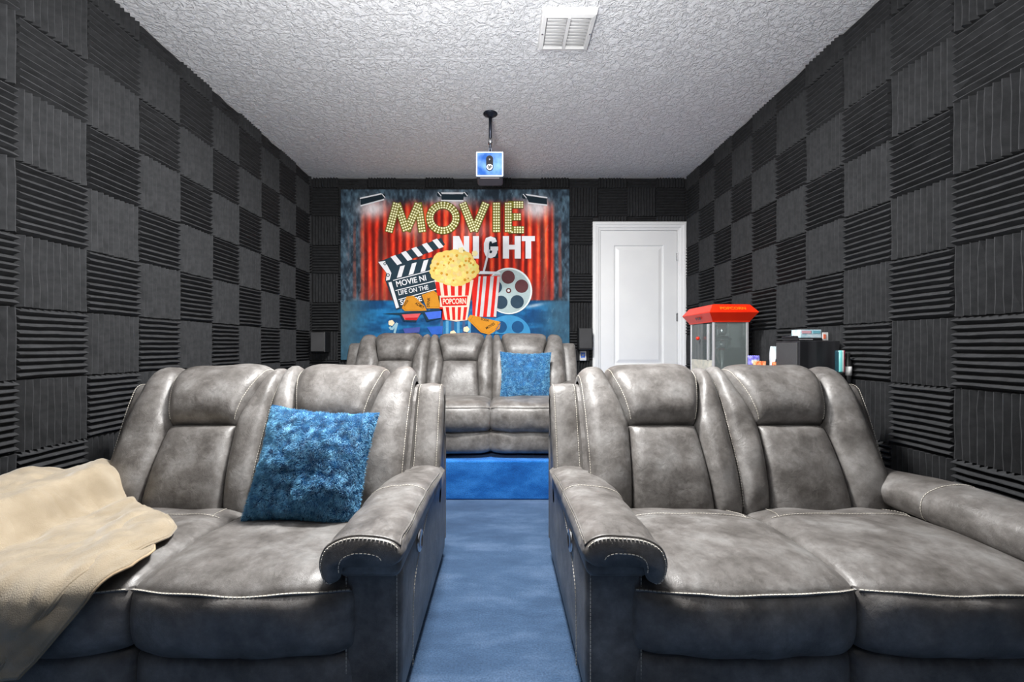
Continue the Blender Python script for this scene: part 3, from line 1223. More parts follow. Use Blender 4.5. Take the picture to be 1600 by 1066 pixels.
def make_sofa(name, label, group, loc, nseats, zs, seed, stm, seat_w=.56, extra=.06, wing=.13, arm_w=.165, detail=1.0):
    root = thing(name, label, 'sofa', loc)
    n = lambda k: max(8, int(k * detail))
    half = nseats * seat_w / 2 + extra + wing

    def V(x, y, z):
        return (x, y, z * zs)

    def sobj(nm, P, nu, nv, m, par, edge=True):
        v, f = sheet(P, n(nu), n(nv), edge)
        return mesh_obj(nm, v, f, m, par)

    # --- base frame
    bm = bmesh.new()
    add_box(bm, -half + .02, half - .02, .06, .93, .035, .30 * zs, .01)
    add_prism(bm, [(.64, .28), (.68, .50), (.76, .68), (.82, .80), (.87, .86), (.93, .87), (.96, .80), (.965, .28)],
              lambda p: (V(-half + wing - .01, p[0], p[1]), V(half - wing + .01, p[0], p[1])))
    fr = bm_obj('frame', bm, leather, root)
    for sx in (-1, 1):
        for yy in (.10, .88):
            bm = bmesh.new()
            add_lathe(bm, [(.022, 0), (.026, .04)], (sx * (half - .09), yy, 0), 12)
            bm_obj('foot', bm, black_pl, root)

    for si in range(nseats):
        cx = (si - (nseats - 1) / 2) * seat_w
        exl = extra if si == 0 else 0
        exr = extra if si == nseats - 1 else 0
        L, R = cx - seat_w / 2 - exl, cx + seat_w / 2 + exr
        sd = seed * 10 + si

        # --- backrest bolsters (one on each side of the centre strip)
        def bolster(side):
            def P(u, v):
                t = v
                (y, z), nn = BP.at(t)
                b = back_bound(t)
                if side < 0:
                    xa, xb = L, cx - b
                else:
                    xa, xb = cx + b, R
                x = lerp(xa, xb, u)
                s = 2 * u - 1
                h = .056 * bulge(s, 2.6, .62) * (bulge(2 * min(t, .5) - 1, 6, .5)) - .012 * abs(s) ** 30
                h += .012 * bulge(s, 4, 1) * nz(x, y, z, 9, sd)
                # gathers running in from the seams
                eo = math.exp(-((1 - s * side) if side > 0 else (1 + s)) * 5) + .5 * math.exp(-(1 - abs(s)) * 6)
                h += .0055 * math.sin(t * 130 + 5 * nz(x, z, y, 6, sd)) * eo * bulge(s, 8, 1) * max(0, nz(z, x, y, 5, sd + 3) + .35)
                return V(x, y + nn[0] * h, z + nn[1] * h)
            return P
        PB = {s: bolster(s) for s in (-1, 1)}
        back = sobj('backrest', PB[-1], 26, 90, leather, root)
        sobj('bolster', PB[1], 26, 90, leather, back)

        # --- lumbar cushion
        def PLc(u, v):
            t = lerp(0.0, TH, v)
            (y, z), nn = BP.at(t)
            b = back_bound(t)
            x = cx + lerp(-b, b, u)
            s = 2 * u - 1
            h = .045 * bulge(s, 5, .55) * bulge(2 * v - 1, 7, .5) - .012 * max(abs(s), abs(2 * v - 1)) ** 40
            h += .010 * bulge(s, 4, 1) * bulge(2 * v - 1, 4, 1) * nz(x, y, z, 8, sd + 20)
            cr = math.exp(-(1 - abs(s)) * 7) + math.exp(-v * 9)
            h += .0022 * math.sin(s * 40 + v * 60 + 6 * nz(x, z, 0, 7, sd)) * cr * bulge(s, 10, 1) * bulge(2 * v - 1, 12, 1)
            return V(x, y + nn[0] * h, z + nn[1] * h)
        sobj('lumbar_cushion', PLc, 40, 44, leather, back)

        # --- headrest pillow
        def PH(u, v):
            t = lerp(TH, .80, v)
            (y, z), nn = BP.at(t)
            b = back_bound(t)
            x = cx + lerp(-b, b, u)
            s = 2 * u - 1
            lo = bulge(1 - min(v / .28, 1), 2.2, .5)
            hi = bulge(max(0, (v - .45) / .55), 2.0, .8)
            amp = lerp(.105, .058, min(1, v / .55))
            h = amp * bulge(s, 7, .5) * lo * (.15 + .85 * hi) - .012 * max(abs(s), 1 - v) ** 40
            h += .010 * bulge(s, 4, 1) * lo * hi * nz(x, y, z, 7, sd + 40)
            cr = math.exp(-(1 - abs(s)) * 9)
            h += .0016 * math.sin(v * 90 + 5 * nz(x, z, 0, 9, sd)) * cr * bulge(s, 12, 1)
            dz = -.016 * (1 - min(v / .12, 1)) * 0 - .012 * lo * math.exp(-v * 9) * bulge(s, 8, 1)
            return V(x, y + nn[0] * h, z + nn[1] * h + dz)
        hr = sobj('headrest', PH, 44, 56, leather, back)
        bm = bmesh.new()
        for u in (.035, .965):
            pts = [Vector(PH(u, v)) + Vector((0, -.0015, .001)) for v in np.linspace(.03, .72, 60)]
            dashes(bm, pts, r=.0014)
        for s_, u in ((-1, .03), (1, .97)):
            if s_ < 0 and si > 0:
                pass
            pts = [Vector(PB[s_](u, v)) + Vector((0, -.002, .001)) for v in np.linspace(.05, .60, 70)]
            dashes(bm, pts, r=.0013)
        o = bm_obj('stitching', bm, stm, back)
        tag(o, 'pale stitching', kind='stuff')

        # --- seat
        sl, sr = cx - seat_w / 2 - (extra if exl else 0), cx + seat_w / 2 + (extra if exr else 0)

        def front_bow(u):
            s = 2 * u - 1
            return -.050 * bulge(s, 2.2, .8)

        def PS(u, v):
            (y, z), nn = ST.at(v)
            x = lerp(sl, sr, u)
            s = 2 * u - 1
            y += front_bow(u) * (1 - v) ** 1.5
            e = bulge(s, 6, .55)
            h = .030 * e * (bulge(2 * v - 1, 5, .55))
            # crossing seam
            h -= .007 * math.exp(-((v - .66) / .012) ** 2) * bulge(s, 10, 1)
            h += .009 * e * nz(x, y, 0, 7, sd + 60)
            h += .0034 * math.sin(u * 95 + 4 * nz(x, y, 0, 6, sd)) * math.exp(-v * 7) * max(0, nz(x * 2, 0, 0, 4, sd) + .4) * bulge(2 * v - 1, 14, 1)
            h -= .012 * (1 - e)
            return V(x, y + nn[0] * h, z + nn[1] * h)
        seat = sobj('seat', PS, 56, 60, leather, root)

        def PF(u, v):
            (y, z), nn = SF.at(v)
            x = lerp(sl, sr, u)
            s = 2 * u - 1
            y += front_bow(u) * lerp(.55, 1, v)
            e = bulge(s, 7, .5)
            h = .018 * e * bulge(2 * v - 1, 3, .6)
            h -= .006 * math.exp(-((s - .04) / .018) ** 2) * bulge(2 * v - 1, 6, 1)
            h += .008 * e * bulge(2 * v - 1, 4, 1) * nz(x, z, 0, 9, sd + 80)
            h -= .012 * (1 - e) * (1 if v < .999 else 1)
            return V(x, y + nn[0] * h, z + nn[1] * h)
        sobj('seat_front', PF, 56, 30, leather, seat)
        bm = bmesh.new()
        ed = [Vector(PS(u, 0.0)) + Vector((0, -.003, .0)) for u in np.linspace(.012, .988, 60)]
        piping(bm, ed, .0042)
        bm_obj('piping', bm, leather, seat, True)
        bm = bmesh.new()
        dashes(bm, [p + Vector((0, -.0032, .0035)) for p in ed], dash=.009, gap=.0022, r=.0021)
        if nseats == 2 or True:
            pts = [Vector(PS(u, .66 + .02 * math.sin(u * math.pi))) + Vector((0, 0, .002)) for u in np.linspace(.06, .94, 50)]
            dashes(bm, pts, r=.0011)
            # stitch lines running back at the inner edge of each seat
            for u0 in (.10, .90):
                pts = [Vector(PS(u0 + (.5 - u0) * .25 * (1 - math.cos((v - .62) / .34 * 1.3)), v)) + Vector((0, 0, .002)) for v in np.linspace(.66, .93, 24)]
                dashes(bm, pts, r=.0011)
        o = bm_obj('stitching', bm, stm, seat)
        tag(o, 'pale stitching', kind='stuff')

        def PFr(u, v):
            (y, z), nn = FP.at(v)
            x = lerp(sl, sr, u)
            s = 2 * u - 1
            y += front_bow(u) * .55
            e = bulge(s, 8, .5)
            h = .012 * e * bulge(2 * v - 1, 4, .6) - .012 * (1 - e)
            h += .005 * e * nz(x, z, 0, 6, sd + 90)
            return V(x, y + nn[0] * h, z + nn[1] * h)
        sobj('footrest_panel', PFr, 44, 22, leather, root)

    # --- arms and wings
    for sgn in (-1, 1):
        def X(a):       # a measured inwards from the outer face
            return sgn * (half - a)
        # body, rounded front, slightly tucked towards the floor
        ring = [(.02, .0), (.006, .006), (.0, .03), (.0, .30), (.0, .62), (.0, .95), (.02, .985), (.08, .99), (arm_w, .97), (arm_w, .62), (arm_w, .30), (arm_w, .03), (arm_w - .006, .006), (arm_w - .02, .0)]
        lv = [(.035, .012), (.06, .004), (.15, 0), (.30, 0), (.40, -.001), (.44, .002), (.452, .02)]
        verts, faces = [], []
        m = len(ring)
        for (z, ins_) in lv:
            for (a, y) in ring:
                a2 = min(max(a, ins_), arm_w - ins_)
                y2 = max(y, ins_ + (.004 * math.sin(z * 12)))
                verts.append(V(X(a2), y2 + .004, z))
        for j in range(len(lv) - 1):
            for i in range(m):
                a = j * m + i
                b_ = j * m + (i + 1) % m
                faces.append((a, b_, b_ + m, a + m))
        faces.append(tuple(range(m)))
        faces.append(tuple(range((len(lv) - 1) * m, len(lv) * m)))
        arm = mesh_obj('armrest', verts, faces, leather, root)
        bmm = bmesh.new()
        bmm.from_mesh(arm.data)
        bmesh.ops.recalc_face_normals(bmm, faces=bmm.faces)
        bmm.to_mesh(arm.data)
        bmm.free()
        # stitching on the arm front and the swept line on its outer side
        bm = bmesh.new()
        for a in (.012, arm_w - .012):
            dashes(bm, [V(X(a), .002, z) for z in np.linspace(.06, .46, 40)], r=.0014)
        sw = catmull([(.16, .05), (.165, .20), (.20, .31), (.36, .40), (.55, .455), (.70, .47)], 60)
        dashes(bm, [V(X(-.001), y, z) for y, z in sw], r=.0014)
        o = bm_obj('stitching', bm, stm, arm)
        tag(o, 'pale stitching', kind='stuff')
        # small roll under the pad
        bm = bmesh.new()
        add_box(bm, min(X(-.004), X(arm_w + .006)), max(X(-.004), X(arm_w + .006)), -.028, .60, .418 * zs, .488 * zs, .026, 5)
        bm_obj('arm_roll', bm, leather, arm, True)
        # control button
        bm = bmesh.new()
        add_lathe(bm, [(0, .006), (.024, .006), (.028, .010), (.036, .008), (.036, -.004)], (0, 0, 0), 28, 'x')
        for v in bm.verts:
            v.co.x *= sgn
            v.co += Vector((X(0), .26, .40 * zs))
        o = bm_obj('control_button', bm, steel, arm, True)
        tag(o, 'round metal recliner button')

        # pad: saddle shaped section swept from front to back
        sec = catmull([(.150, .468), (.160, .432), (.190, .418), (.206, .445), (.208, .480), (.190, .517), (.140, .541), (.075, .548), (.030, .544), (-.004, .528), (-.018, .500), (-.012, .480), (.008, .470)], 44)
        cen = np.array([.082, .482])

        def pad_pt(i, v):
            # v 0 front .. 1 back
            y = lerp(-.062, .80, v)
            p = sec[i].copy()
            # rounded front nose
            k = 1.0
            d = y + .062
            if d < .05:
                q = 1 - d / .05
                k = .84 + .16 * max(0.0, 1 - q ** 2.2) ** (1 / 2.2)
            c2 = cen + np.array([0, -.028 * (1 - k)])
            p = c2 + (p - c2) * np.array([k, k])
            up = max(0.0, p[1] - .48)
            # crown sinks towards the back
            p[1] -= (.030 * ss(.35, .80, np.array(y))) * min(1, up / .04)
            top = min(1, up / .03)
            wr_ = math.exp(-max(0, d - .04) * 18) * min(1, max(0, (d - .022) / .025))
            hh = .0036 * wr_ * math.sin(i * 2.1 + 5 * nz(p[0], y, 0, 22, seed + sgn)) * top
            hh += .007 * top * nz(p[0], y, 0, 9, seed * 3 + sgn)
            # crossing seam
            hh -= .004 * math.exp(-((y - .38) / .008) ** 2)
            nrm = (sec[i] - cen)
            nrm = nrm / (np.linalg.norm(nrm) + 1e-9)
            p = p + nrm * hh
            return V(X(p[0]), y, p[1])
        vs = np.concatenate([np.linspace(0, .12, 20), np.linspace(.13, 1, 50)])
        verts, faces = [], []
        ms = len(sec)
        for v in vs:
            for i in range(ms):
                verts.append(pad_pt(i, v))
        for j in range(len(vs) - 1):
            for i in range(ms - 1):
                a = j * ms + i
                faces.append((a, a + 1, a + ms + 1, a + ms))
            a = j * ms
            faces.append((a + ms - 1, a, a + ms, a + 2 * ms - 1))
        faces.append(tuple(range(ms)))
        pad = mesh_obj('arm_pad', verts, faces, leather, arm)
        bmm = bmesh.new()
        bmm.from_mesh(pad.data)
        bmesh.ops.recalc_face_normals(bmm, faces=bmm.faces)
        bmm.to_mesh(pad.data)
        bmm.free()
        bm = bmesh.new()
        vw = .022
        i0, i1 = 2, ms - 3
        line = [Vector(pad_pt(i, vw)) + Vector((0, -.001, .001)) for i in range(i0, i1)]
        # the welt leaves the nose and runs back along both lower edges
        back_in = [Vector(pad_pt(i0 + 1, v)) for v in np.linspace(.8, vw, 50)]
        back_out = [Vector(pad_pt(i1 - 5, v)) + Vector((sgn * .002, 0, 0)) for v in np.linspace(vw, .86, 50)]
        full = line[:-3] + back_out[2:]
        piping(bm, full, .0038)
        bm_obj('piping', bm, leather, arm, True)
        bm = bmesh.new()
        dashes(bm, [Vector(pad_pt(i, .008)) + Vector((0, -.0028, .0012)) for i in range(i0, i1 - 3)], r=.0017)
        dashes(bm, [p + Vector((sgn * .003, 0, -.004)) for p in back_out], r=.0013)
        low = []
        for i in range(10, ms - 4):
            q = Vector(pad_pt(i, 0.0))
            c_ = Vector(V(X(.092), q.y, .462))
            low.append(c_.lerp(q, .60) + Vector((0, -.003, 0)))
        dashes(bm, low, r=.0014)
        cr = [Vector(pad_pt(i, (.38 + .062) / .862)) for i in range(3, ms - 6)]
        cr = [p + (p - Vector(V(X(.08), p.y, .48))).normalized() * .0045 for p in cr]
        dashes(bm, cr, r=.0013)
        o = bm_obj('stitching', bm, stm, arm)
        tag(o, 'pale stitching', kind='stuff')

        # wing: the flat outer panel of the back
        wp = catmull([(.70, .38), (.745, .48), (.79, .60), (.845, .74), (.885, .825), (.905, .855), (.94, .868), (.985, .858), (1.0, .82), (1.005, .60), (1.0, .38), (1.0, .10)], 60)
        prof = [(0.010, .30), (.0, .16), (0, .05), (.003, .014), (.014, .002), (.03, -.002), (wing * .5, -.005), (wing - .02, -.002), (wing - .004, .012), (wing, .04)]
        verts, faces = [], []
        wt = np.array([(wp[min(i + 1, 59)] - wp[max(i - 1, 0)]) for i in range(60)])
        wt /= np.linalg.norm(wt, axis=1)[:, None]
        m = len(prof)
        for i in range(60):
            nn = np.array([wt[i][1], -wt[i][0]])        # into the body
            for (a, d) in prof:
                dd = min(d, .10) if a > 0.001 or d < .1 else min(d, .10)
                p = wp[i] + nn * dd * (0.35 if i > 36 else 1)
                verts.append(V(X(a), p[0], p[1] + (.004 * nz(a * 3, p[1], 0, 6, seed))))
        for i in range(59):
            for k in range(m - 1):
                a = i * m + k
                faces.append((a, a + 1, a + m + 1, a + m))
        # body of the wing behind its face
        wg = mesh_obj('side_wing', verts, faces, leather, root)
        bmm = bmesh.new()
        bmm.from_mesh(wg.data)
        add_prism(bmm, [(.745, .10), (.745, .42), (.80, .55), (.90, .80), (.925, .85), (.975, .845), (.99, .80), (.99, .10)],
                  lambda p: (V(X(.003), p[0], p[1]), V(X(wing - .003), p[0], p[1])))
        bmesh.ops.recalc_face_normals(bmm, faces=bmm.faces)
        bmm.to_mesh(wg.data)
        bmm.free()
        bm = bmesh.new()
        for a in (.016, wing - .014):
            dashes(bm, [Vector(V(X(a), wp[i][0] - .0045, wp[i][1] + .001)) for i in range(4, 34)], r=.0014)
        o = bm_obj('stitching', bm, stm, wg)
        tag(o, 'pale stitching', kind='stuff')
    return root


LGRP = 'grey leather sofas of the home cinema'
left = make_sofa('loveseat', 'grey leather loveseat with a cream blanket over its arm', LGRP, (-1.03, 1.22, 0), 2, 1.0, 1, stitch_m)
right = make_sofa('loveseat', 'empty grey leather loveseat in front of the popcorn machine', LGRP, (0.985, 1.22, 0), 2, 1.0, 2, stitch_m)
rear = make_sofa('sofa', 'grey leather three seat sofa on the carpeted platform under the mural', LGRP, (-0.36, 3.08, PLAT_Z), 3, .94, 3, stitch_dark, detail=.6)

# ------------------------------------------------------------------ pillows


def make_pillow(label, loc, rot, size, thick, seed, nblades):
    root = thing('throw_pillow', label, 'pillow', loc)
    root.rotation_euler = rot
    root['group'] = 'blue plush throw pillows'
    n = 41

    def surf(u, v, side):
        # u,v in -1..1
        e = (max(0, 1 - abs(u) ** 2.6) * max(0, 1 - abs(v) ** 2.6)) ** .6
        pin = 1 - .09 * (1 - abs(u) ** 2) * abs(v) ** 3
        pin2 = 1 - .09 * (1 - abs(v) ** 2) * abs(u) ** 3
        h = thick / 2 * e
        h += .022 * e * nz(u, v, side, 2.2, seed) + .010 * e * nz(u, v, side, 6, seed)
        ex = max(abs(u), abs(v))
        h += .004 * math.sin(14 * (u * 1.3 + v) + 3 * nz(u, v, 0, 3, seed)) * e * ex ** 3
        return Vector((u * size / 2 * pin2, -h * side, v * size / 2 * pin))
    verts, faces = [], []
    for side in (1, -1):
        b = len(verts)
        for j in range(n):
            for i in range(n):
                verts.append(surf(-1 + 2 * i / (n - 1), -1 + 2 * j / (n - 1), side))
        for j in range(n - 1):
            for i in range(n - 1):
                a = b + j * n + i
                f_ = (a, a + 1, a + n + 1, a + n)
                faces.append(f_ if side == 1 else f_[::-1])
    o = mesh_obj('cover', verts, faces, pillow_m, root)
    r = random.Random(seed)
    bv, bf = [], []
    for k in range(nblades):
        side = 1 if r.random() < .82 else -1
        u, v = r.uniform(-1, 1), r.uniform(-1, 1)
        p = surf(u, v, side)
        du = (surf(min(1, u + .02), v, side) - surf(max(-1, u - .02), v, side))
        dv = (surf(u, min(1, v + .02), side) - surf(u, max(-1, v - .02), side))
        nn = du.cross(dv)
        if nn.length < 1e-12:
            continue
        nn.normalize()
        if side == -1:
            nn = -nn
        cl = Vector((nz(u, v, 1, 7, seed), nz(u, v, 5, 7, seed) * .3, nz(u, v, 9, 7, seed) - .25))
        d = (nn + cl * 1.6 + Vector((r.uniform(-.4, .4), r.uniform(-.4, .4), r.uniform(-.4, .4)))).normalized()
        ln = r.uniform(.006, .012)
        t = d.cross(Vector((r.uniform(-1, 1), r.uniform(-1, 1), r.uniform(-1, 1)))).normalized() * .0011
        b = len(bv)
        bv += [p - t, p + t, p + d * ln]
        bf.append((b, b + 1, b + 2))
    fo = mesh_obj('plush_pile', bv, bf, fur_m, root, smooth=False)
    tag(fo, 'short blue plush pile', kind='stuff')
    # seam
    bm = bmesh.new()
    loop = []
    for k in range(80):
        q = k / 80 * 4
        s_ = int(q)
        t = -1 + 2 * (q - s_)
        uv = [(t, -1), (1, t), (-t, 1), (-1, -t)][s_]
        loop.append(surf(uv[0], uv[1], 1))
    add_tube(bm, loop, .003, 6, closed=True)
    bm_obj('seam', bm, pillow_m, root, True)
    return root


make_pillow('blue plush pillow leaning on the loveseat back nearest the aisle', (-.715, 1.665, .605), (math.radians(-21), math.radians(4), math.radians(-2)), .43, .19, 5, 60000)
make_pillow('small blue plush pillow on the far platform sofa under the mural', (.195, 3.60, PLAT_Z + .535), (math.radians(-14), math.radians(1), 0), .425, .18, 9, 22000)

# ------------------------------------------------------------------ blanket


def polyl(pts):
    P_ = np.array(pts, float)
    s_ = np.concatenate([[0], np.cumsum(np.linalg.norm(np.diff(P_, axis=0), axis=1))])
    s_ /= s_[-1]
    return lambda t: (float(np.interp(t, s_, P_[:, 0])), float(np.interp(t, s_, P_[:, 1])))


def make_blanket():
    root = thing('blanket', 'cream fleece blanket thrown over the arm of the loveseat by the left wall', 'blanket', (0, 0, 0))
    ARM_IN = -1.575
    def support(x, y):
        t = float(ss(0, 1, np.array((x + 1.615) / .125)))
        arm = .552 - .022 * float(ss(1.55, 1.95, np.array(y)))
        seat = .424 + .012 * float(ss(-1.5, -1.1, np.array(x)))
        return lerp(arm, seat, t)
    YF_ = 1.150
    RAD = .05

    def place(x, d, extra):
        # d: distance along the cloth, measured as depth until the front edge, then down
        wv = .5 + .5 * math.sin(2)
        if d > YF_ + RAD:
            return Vector((x, d, support(x, d) + extra))
        base = support(x, YF_ + RAD)
        arc = (YF_ + RAD) - d
        if arc < RAD * math.pi / 2:
            a = arc / RAD
            return Vector((x, YF_ + RAD - (RAD + extra) * math.sin(a), base - RAD + (RAD + extra) * math.cos(a)))
        return Vector((x, YF_ - extra - .03 * math.sin(min(1, (arc - .08) * 4)), base - RAD - (arc - RAD * math.pi / 2)))

    def layer(dx, lift, seed, Rp, Lp):
        Rf, Lf = polyl(Rp), polyl(Lp)
        nu, nv = 90, 100
        verts, faces = [], []
        for j in range(nv):
            v = j / (nv - 1)
            lx, ld = Lf(v)
            rx, rd = Rf(v)
            for i in range(nu):
                u = i / (nu - 1)
                x = lerp(lx, rx, u)
                d = lerp(ld, rd, u)
                ex = lift
                fold = .5 + .5 * math.sin(15 * (x * .9 + d * 1.1) + 4 * nz(x, d, 0, 2.4, seed))
                ex += .026 * fold * fold * (.4 + nz(x, d, 3, 3, seed)) + .012 * nz(x, d, 0, 9, seed) + .003 * nz(x, d, 0, 30, seed)
                ex += -.006 + .022 * abs(nz(x * 1.4 + d * .5, d * .8, 7, 5, seed)) + .010 * abs(nz(x + d, d - x, 2, 11, seed))
                ex += .020 * math.exp(-((x + 1.50 - .35 * (d - 1.5)) / .05) ** 2) * float(ss(1.35, 1.7, np.array(d)))
                ex = max(ex, .004)
                if u > .97:
                    ex = ex * .5 + .002
                verts.append(place(x, d, ex))
        for j in range(nv - 1):
            for i in range(nu - 1):
                a = j * nu + i
                faces.append((a, a + nu, a + nu + 1, a + 1))
        return verts, faces, nu, nv
    Rp = [(-1.62, 1.86), (-1.56, 1.80), (-1.42, 1.70), (-1.19, 1.565), (-1.09, 1.47), (-1.068, 1.41), (-1.075, 1.32), (-1.10, 1.22), (-1.15, 1.13), (-1.21, 1.05), (-1.27, .98), (-1.31, .94)]
    Lp = [(-1.80, 1.865), (-1.83, 1.6), (-1.83, 1.3), (-1.83, 1.15), (-1.82, 1.0), (-1.60, .93)]
    for nm, dx, lift, seed, Rq in (('fleece', 0, .012, 3, Rp), ('under_fold', .0, .002, 4, [(x + (.07 if d < 1.30 else (.03 if d < 1.36 else -.05)), d - .0) for x, d in Rp])):
        v, f, nu, nv = layer(dx, lift, seed, Rq, Lp)
        o = mesh_obj(nm, v, f, blanket_m, root)
        md = o.modifiers.new('Solidify', 'SOLIDIFY')
        md.thickness = .007
        md.offset = 1
        bm = bmesh.new()
        edge = [v[j * nu + nu - 1] for j in range(nv)] + [v[(nv - 1) * nu + i] for i in range(nu - 1, -1, -1)]
        add_tube(bm, edge, .0042, 6)
        bm_obj('hem', bm, hem_m if nm != 'fleece' else blanket_m, root if nm == 'fleece' else o, True)
    return root


make_blanket()

# ------------------------------------------------------------------ wall speakers and keypad
sp = thing('wall_speaker', 'small black wall speaker in the corner left of the mural', 'speaker', (-1.87, 4.5, 1.11), 0, 'small black wall speakers')
box('cabinet', -.075, .075, -.04, .11, -.11, .10, black_pl, sp, bev=.006)
box('grille', -.068, .068, -.048, -.038, -.10, .092, dark_cloth, sp, bev=.004)
box('bracket', -.02, .02, .10, .16, -.03, .03, black_pl, sp)
sp = thing('wall_speaker', 'small black wall speaker between mural and white door', 'speaker', (.862, 4.54, 1.145), 0, 'small black wall speakers')
box('cabinet', -.070, .070, -.03, .09, -.12, .105, black_pl, sp, bev=.006)
box('grille', -.064, .064, -.038, -.028, -.105, .098, dark_cloth, sp, bev=.004)
box('bracket', -.02, .02, .08, .13, -.03, .03, black_pl, sp)
kp = thing('wall_keypad', 'small white wall keypad with blue screen beside the door', 'keypad', (.855, YB - .055, .962))
box('backplate', -.07, .07, .0, .03, -.055, .065, black_pl, kp, bev=.004)
box('case', -.034, .034, -.022, .002, -.052, .050, white_pl, kp, bev=.006, seg=3)
box('screen', -.024, .020, -.0245, -.020, -.020, .034, mat('blue_screen', lin(40, 90, 200), lin(110, 150, 225), rough=.3, nscale=60), kp, bev=.002)
bm = bmesh.new()
add_lathe(bm, [(0, -.005), (.010, -.004), (.011, .0)], (-.002, -.0245, .007), 16, 'y')
bm_obj('button', bm, white_pl, kp, True)

# ------------------------------------------------------------------ popcorn machine on its cart
PX0, PX1, PY0, PY1 = 1.540, 1.800, 3.20, 3.585
cz0, cz1 = 0.80, 1.235
cart = thing('popcorn_cart', 'black metal cart carrying the popcorn machine', 'cart', (0, 0, 0))
box('shelf_top', PX0 - .03, PX1 + .03, PY0 - .03, PY1 + .03, .70, .725, black_wood, cart, bev=.005)
box('lower_shelf', PX0 - .01, PX1 + .01, PY0 - .01, PY1 + .01, .42, .44, black_wood, cart, bev=.004)
for a in (PX0 - .01, PX1 + .01):
    for b_ in (PY0 - .01, PY1 + .01):
        bm = bmesh.new()
        add_tube(bm, [(a, b_, PLAT_Z), (a, b_, .70)], .012, 10)
        bm_obj('leg', bm, dark_metal, cart, True)
pm = thing('popcorn_machine', 'popcorn machine with red canopy and glass case beside the right wall', 'popcorn machine', (0, 0, 0))
cxm, cym = (PX0 + PX1) / 2, (PY0 + PY1) / 2
hx, hy = (PX1 - PX0) / 2, (PY1 - PY0) / 2
box('base', PX0, PX1, PY0, PY1, .727, cz0, red_m, pm, bev=.006)


def frustum(bm, levels):
    rings = []
    for (e, z) in levels:
        rings.append([bm.verts.new((cxm + sx * (hx + e), cym + sy * (hy + e), z)) for sx, sy in ((-1, -1), (1, -1), (1, 1), (-1, 1))])
    for i in range(len(rings) - 1):
        for k in range(4):
            bm.faces.new((rings[i][k], rings[i][(k + 1) % 4], rings[i + 1][(k + 1) % 4], rings[i + 1][k]))
    bm.faces.new(rings[0][::-1])
    bm.faces.new(rings[-1])


bm = bmesh.new()
frustum(bm, [(.004, 1.235), (.008, 1.245), (.046, 1.302), (.046, 1.308), (.006, 1.362), (-.01, 1.366)])
cn = bm_obj('canopy', bm, red_m, pm)


def mesh_text(nm, s, o, ux, uz, h, m, parent, bold=0.02, sx=1.0):
    """flat lettering: origin o, along ux, up uz"""
    cu = bpy.data.curves.new('tmp', 'FONT')
    cu.body = s
    cu.offset = bold
    cu.resolution_u = 2
    cu.align_x = 'CENTER'
    to = bpy.data.objects.new('tmp', cu)
    COL.objects.link(to)
    dg = bpy.context.evaluated_depsgraph_get()
    me = to.evaluated_get(dg).to_mesh()
    k = h / .72
    o, ux, uz = Vector(o), Vector(ux).normalized(), Vector(uz).normalized()
    v = [o + ux * (q.co.x * k * sx) + uz * (q.co.y * k) for q in me.vertices]
    f_ = [tuple(p.vertices) for p in me.polygons]
    to.evaluated_get(dg).to_mesh_clear()
    bpy.data.objects.remove(to)
    bpy.data.curves.remove(cu)
    return mesh_obj(nm, v, f_, m, parent, smooth=False)


orange_m = mat('orange_paint', lin(240, 120, 10), rough=.5)
upv = Vector((0, .040, .054)).normalized()
nrm = Vector((0, -.054, .040)).normalized()
mesh_text('lettering', 'POPCORN', Vector((cxm, PY0 - .046, 1.308)) + upv * .018 + nrm * .0015, (1, 0, 0), upv, .026, orange_m, cn, sx=1.1)
upl = Vector((-.042, 0, .057)).normalized()
mesh_text('lettering', 'POP', Vector((PX0 - .0225, cym - .02, 1.262)) + Vector((-.0022, 0, -.0012)), (0, -1, 0), upl, .022, black_pl, cn, sx=1.6, bold=.05)
post = .016
for a in (PX0, PX1 - post):
    for b_ in (PY0, PY1 - post):
        box('corner_post', a, a + post, b_, b_ + post, cz0, cz1, alu, pm, bev=.002)
box('glass_front', PX0 + post, PX1 - post, PY0 + .004, PY0 + .008, cz0, cz1, glass, pm)
box('glass_back', PX0 + post, PX1 - post, PY1 - .008, PY1 - .004, cz0, cz1, glass, pm)
box('glass_side', PX1 - .008, PX1 - .004, PY0 + post, PY1 - post, cz0, cz1, glass, pm)
dd = box('glass_door', PX0 + .004, PX0 + .008, PY0 + post, PY1 - post, .955, cz1, glass, pm)
dl = box('door_rail', PX0 - .004, PX0 + .010, PY0 + .075, PY0 + .09, .955, cz1 - .01, alu, dd)
bm = bmesh.new()
bmesh.ops.create_uvsphere(bm, u_segments=14, v_segments=10, radius=.014)
for v in bm.verts:
    v.co += Vector((PX0 - .022, PY0 + .20, 1.12))
bm_obj('door_knob', bm, red_m, dd, True)
box('lower_plate', PX0 + .002, PX0 + .012, PY0 + post, PY1 - post, cz0, .955, mat('cream_plate', lin(205, 200, 185), lin(180, 180, 170), rough=.5, nscale=30), pm)
box('reflection_panel', PX0 + .02, PX1 - .02, PY1 - .03, PY1 - .026, cz0, 1.05, mat('painted_reflection', lin(170, 190, 190), rough=.4), pm)  # pale teal sheet painting the room's reflection in the glass
kx, ky = 1.690, 3.37
bm = bmesh.new()
add_lathe(bm, [(0, -.075), (.04, -.075), (.056, -.062), (.060, -.03), (.060, .0), (.064, .002), (.064, .006), (.0, .006)], (kx, ky, 1.105), 28)
kt = bm_obj('kettle', bm, steel, pm, True)
bm = bmesh.new()
add_lathe(bm, [(.066, .006), (.064, .016), (.045, .030), (.0, .038)], (kx, ky, 1.106), 28)
bm_obj('lid', bm, black_pl, kt, True)
bm = bmesh.new()
add_lathe(bm, [(.028, 0), (.034, .02), (.036, .09), (0, .09)], (kx, ky, 1.145), 20)
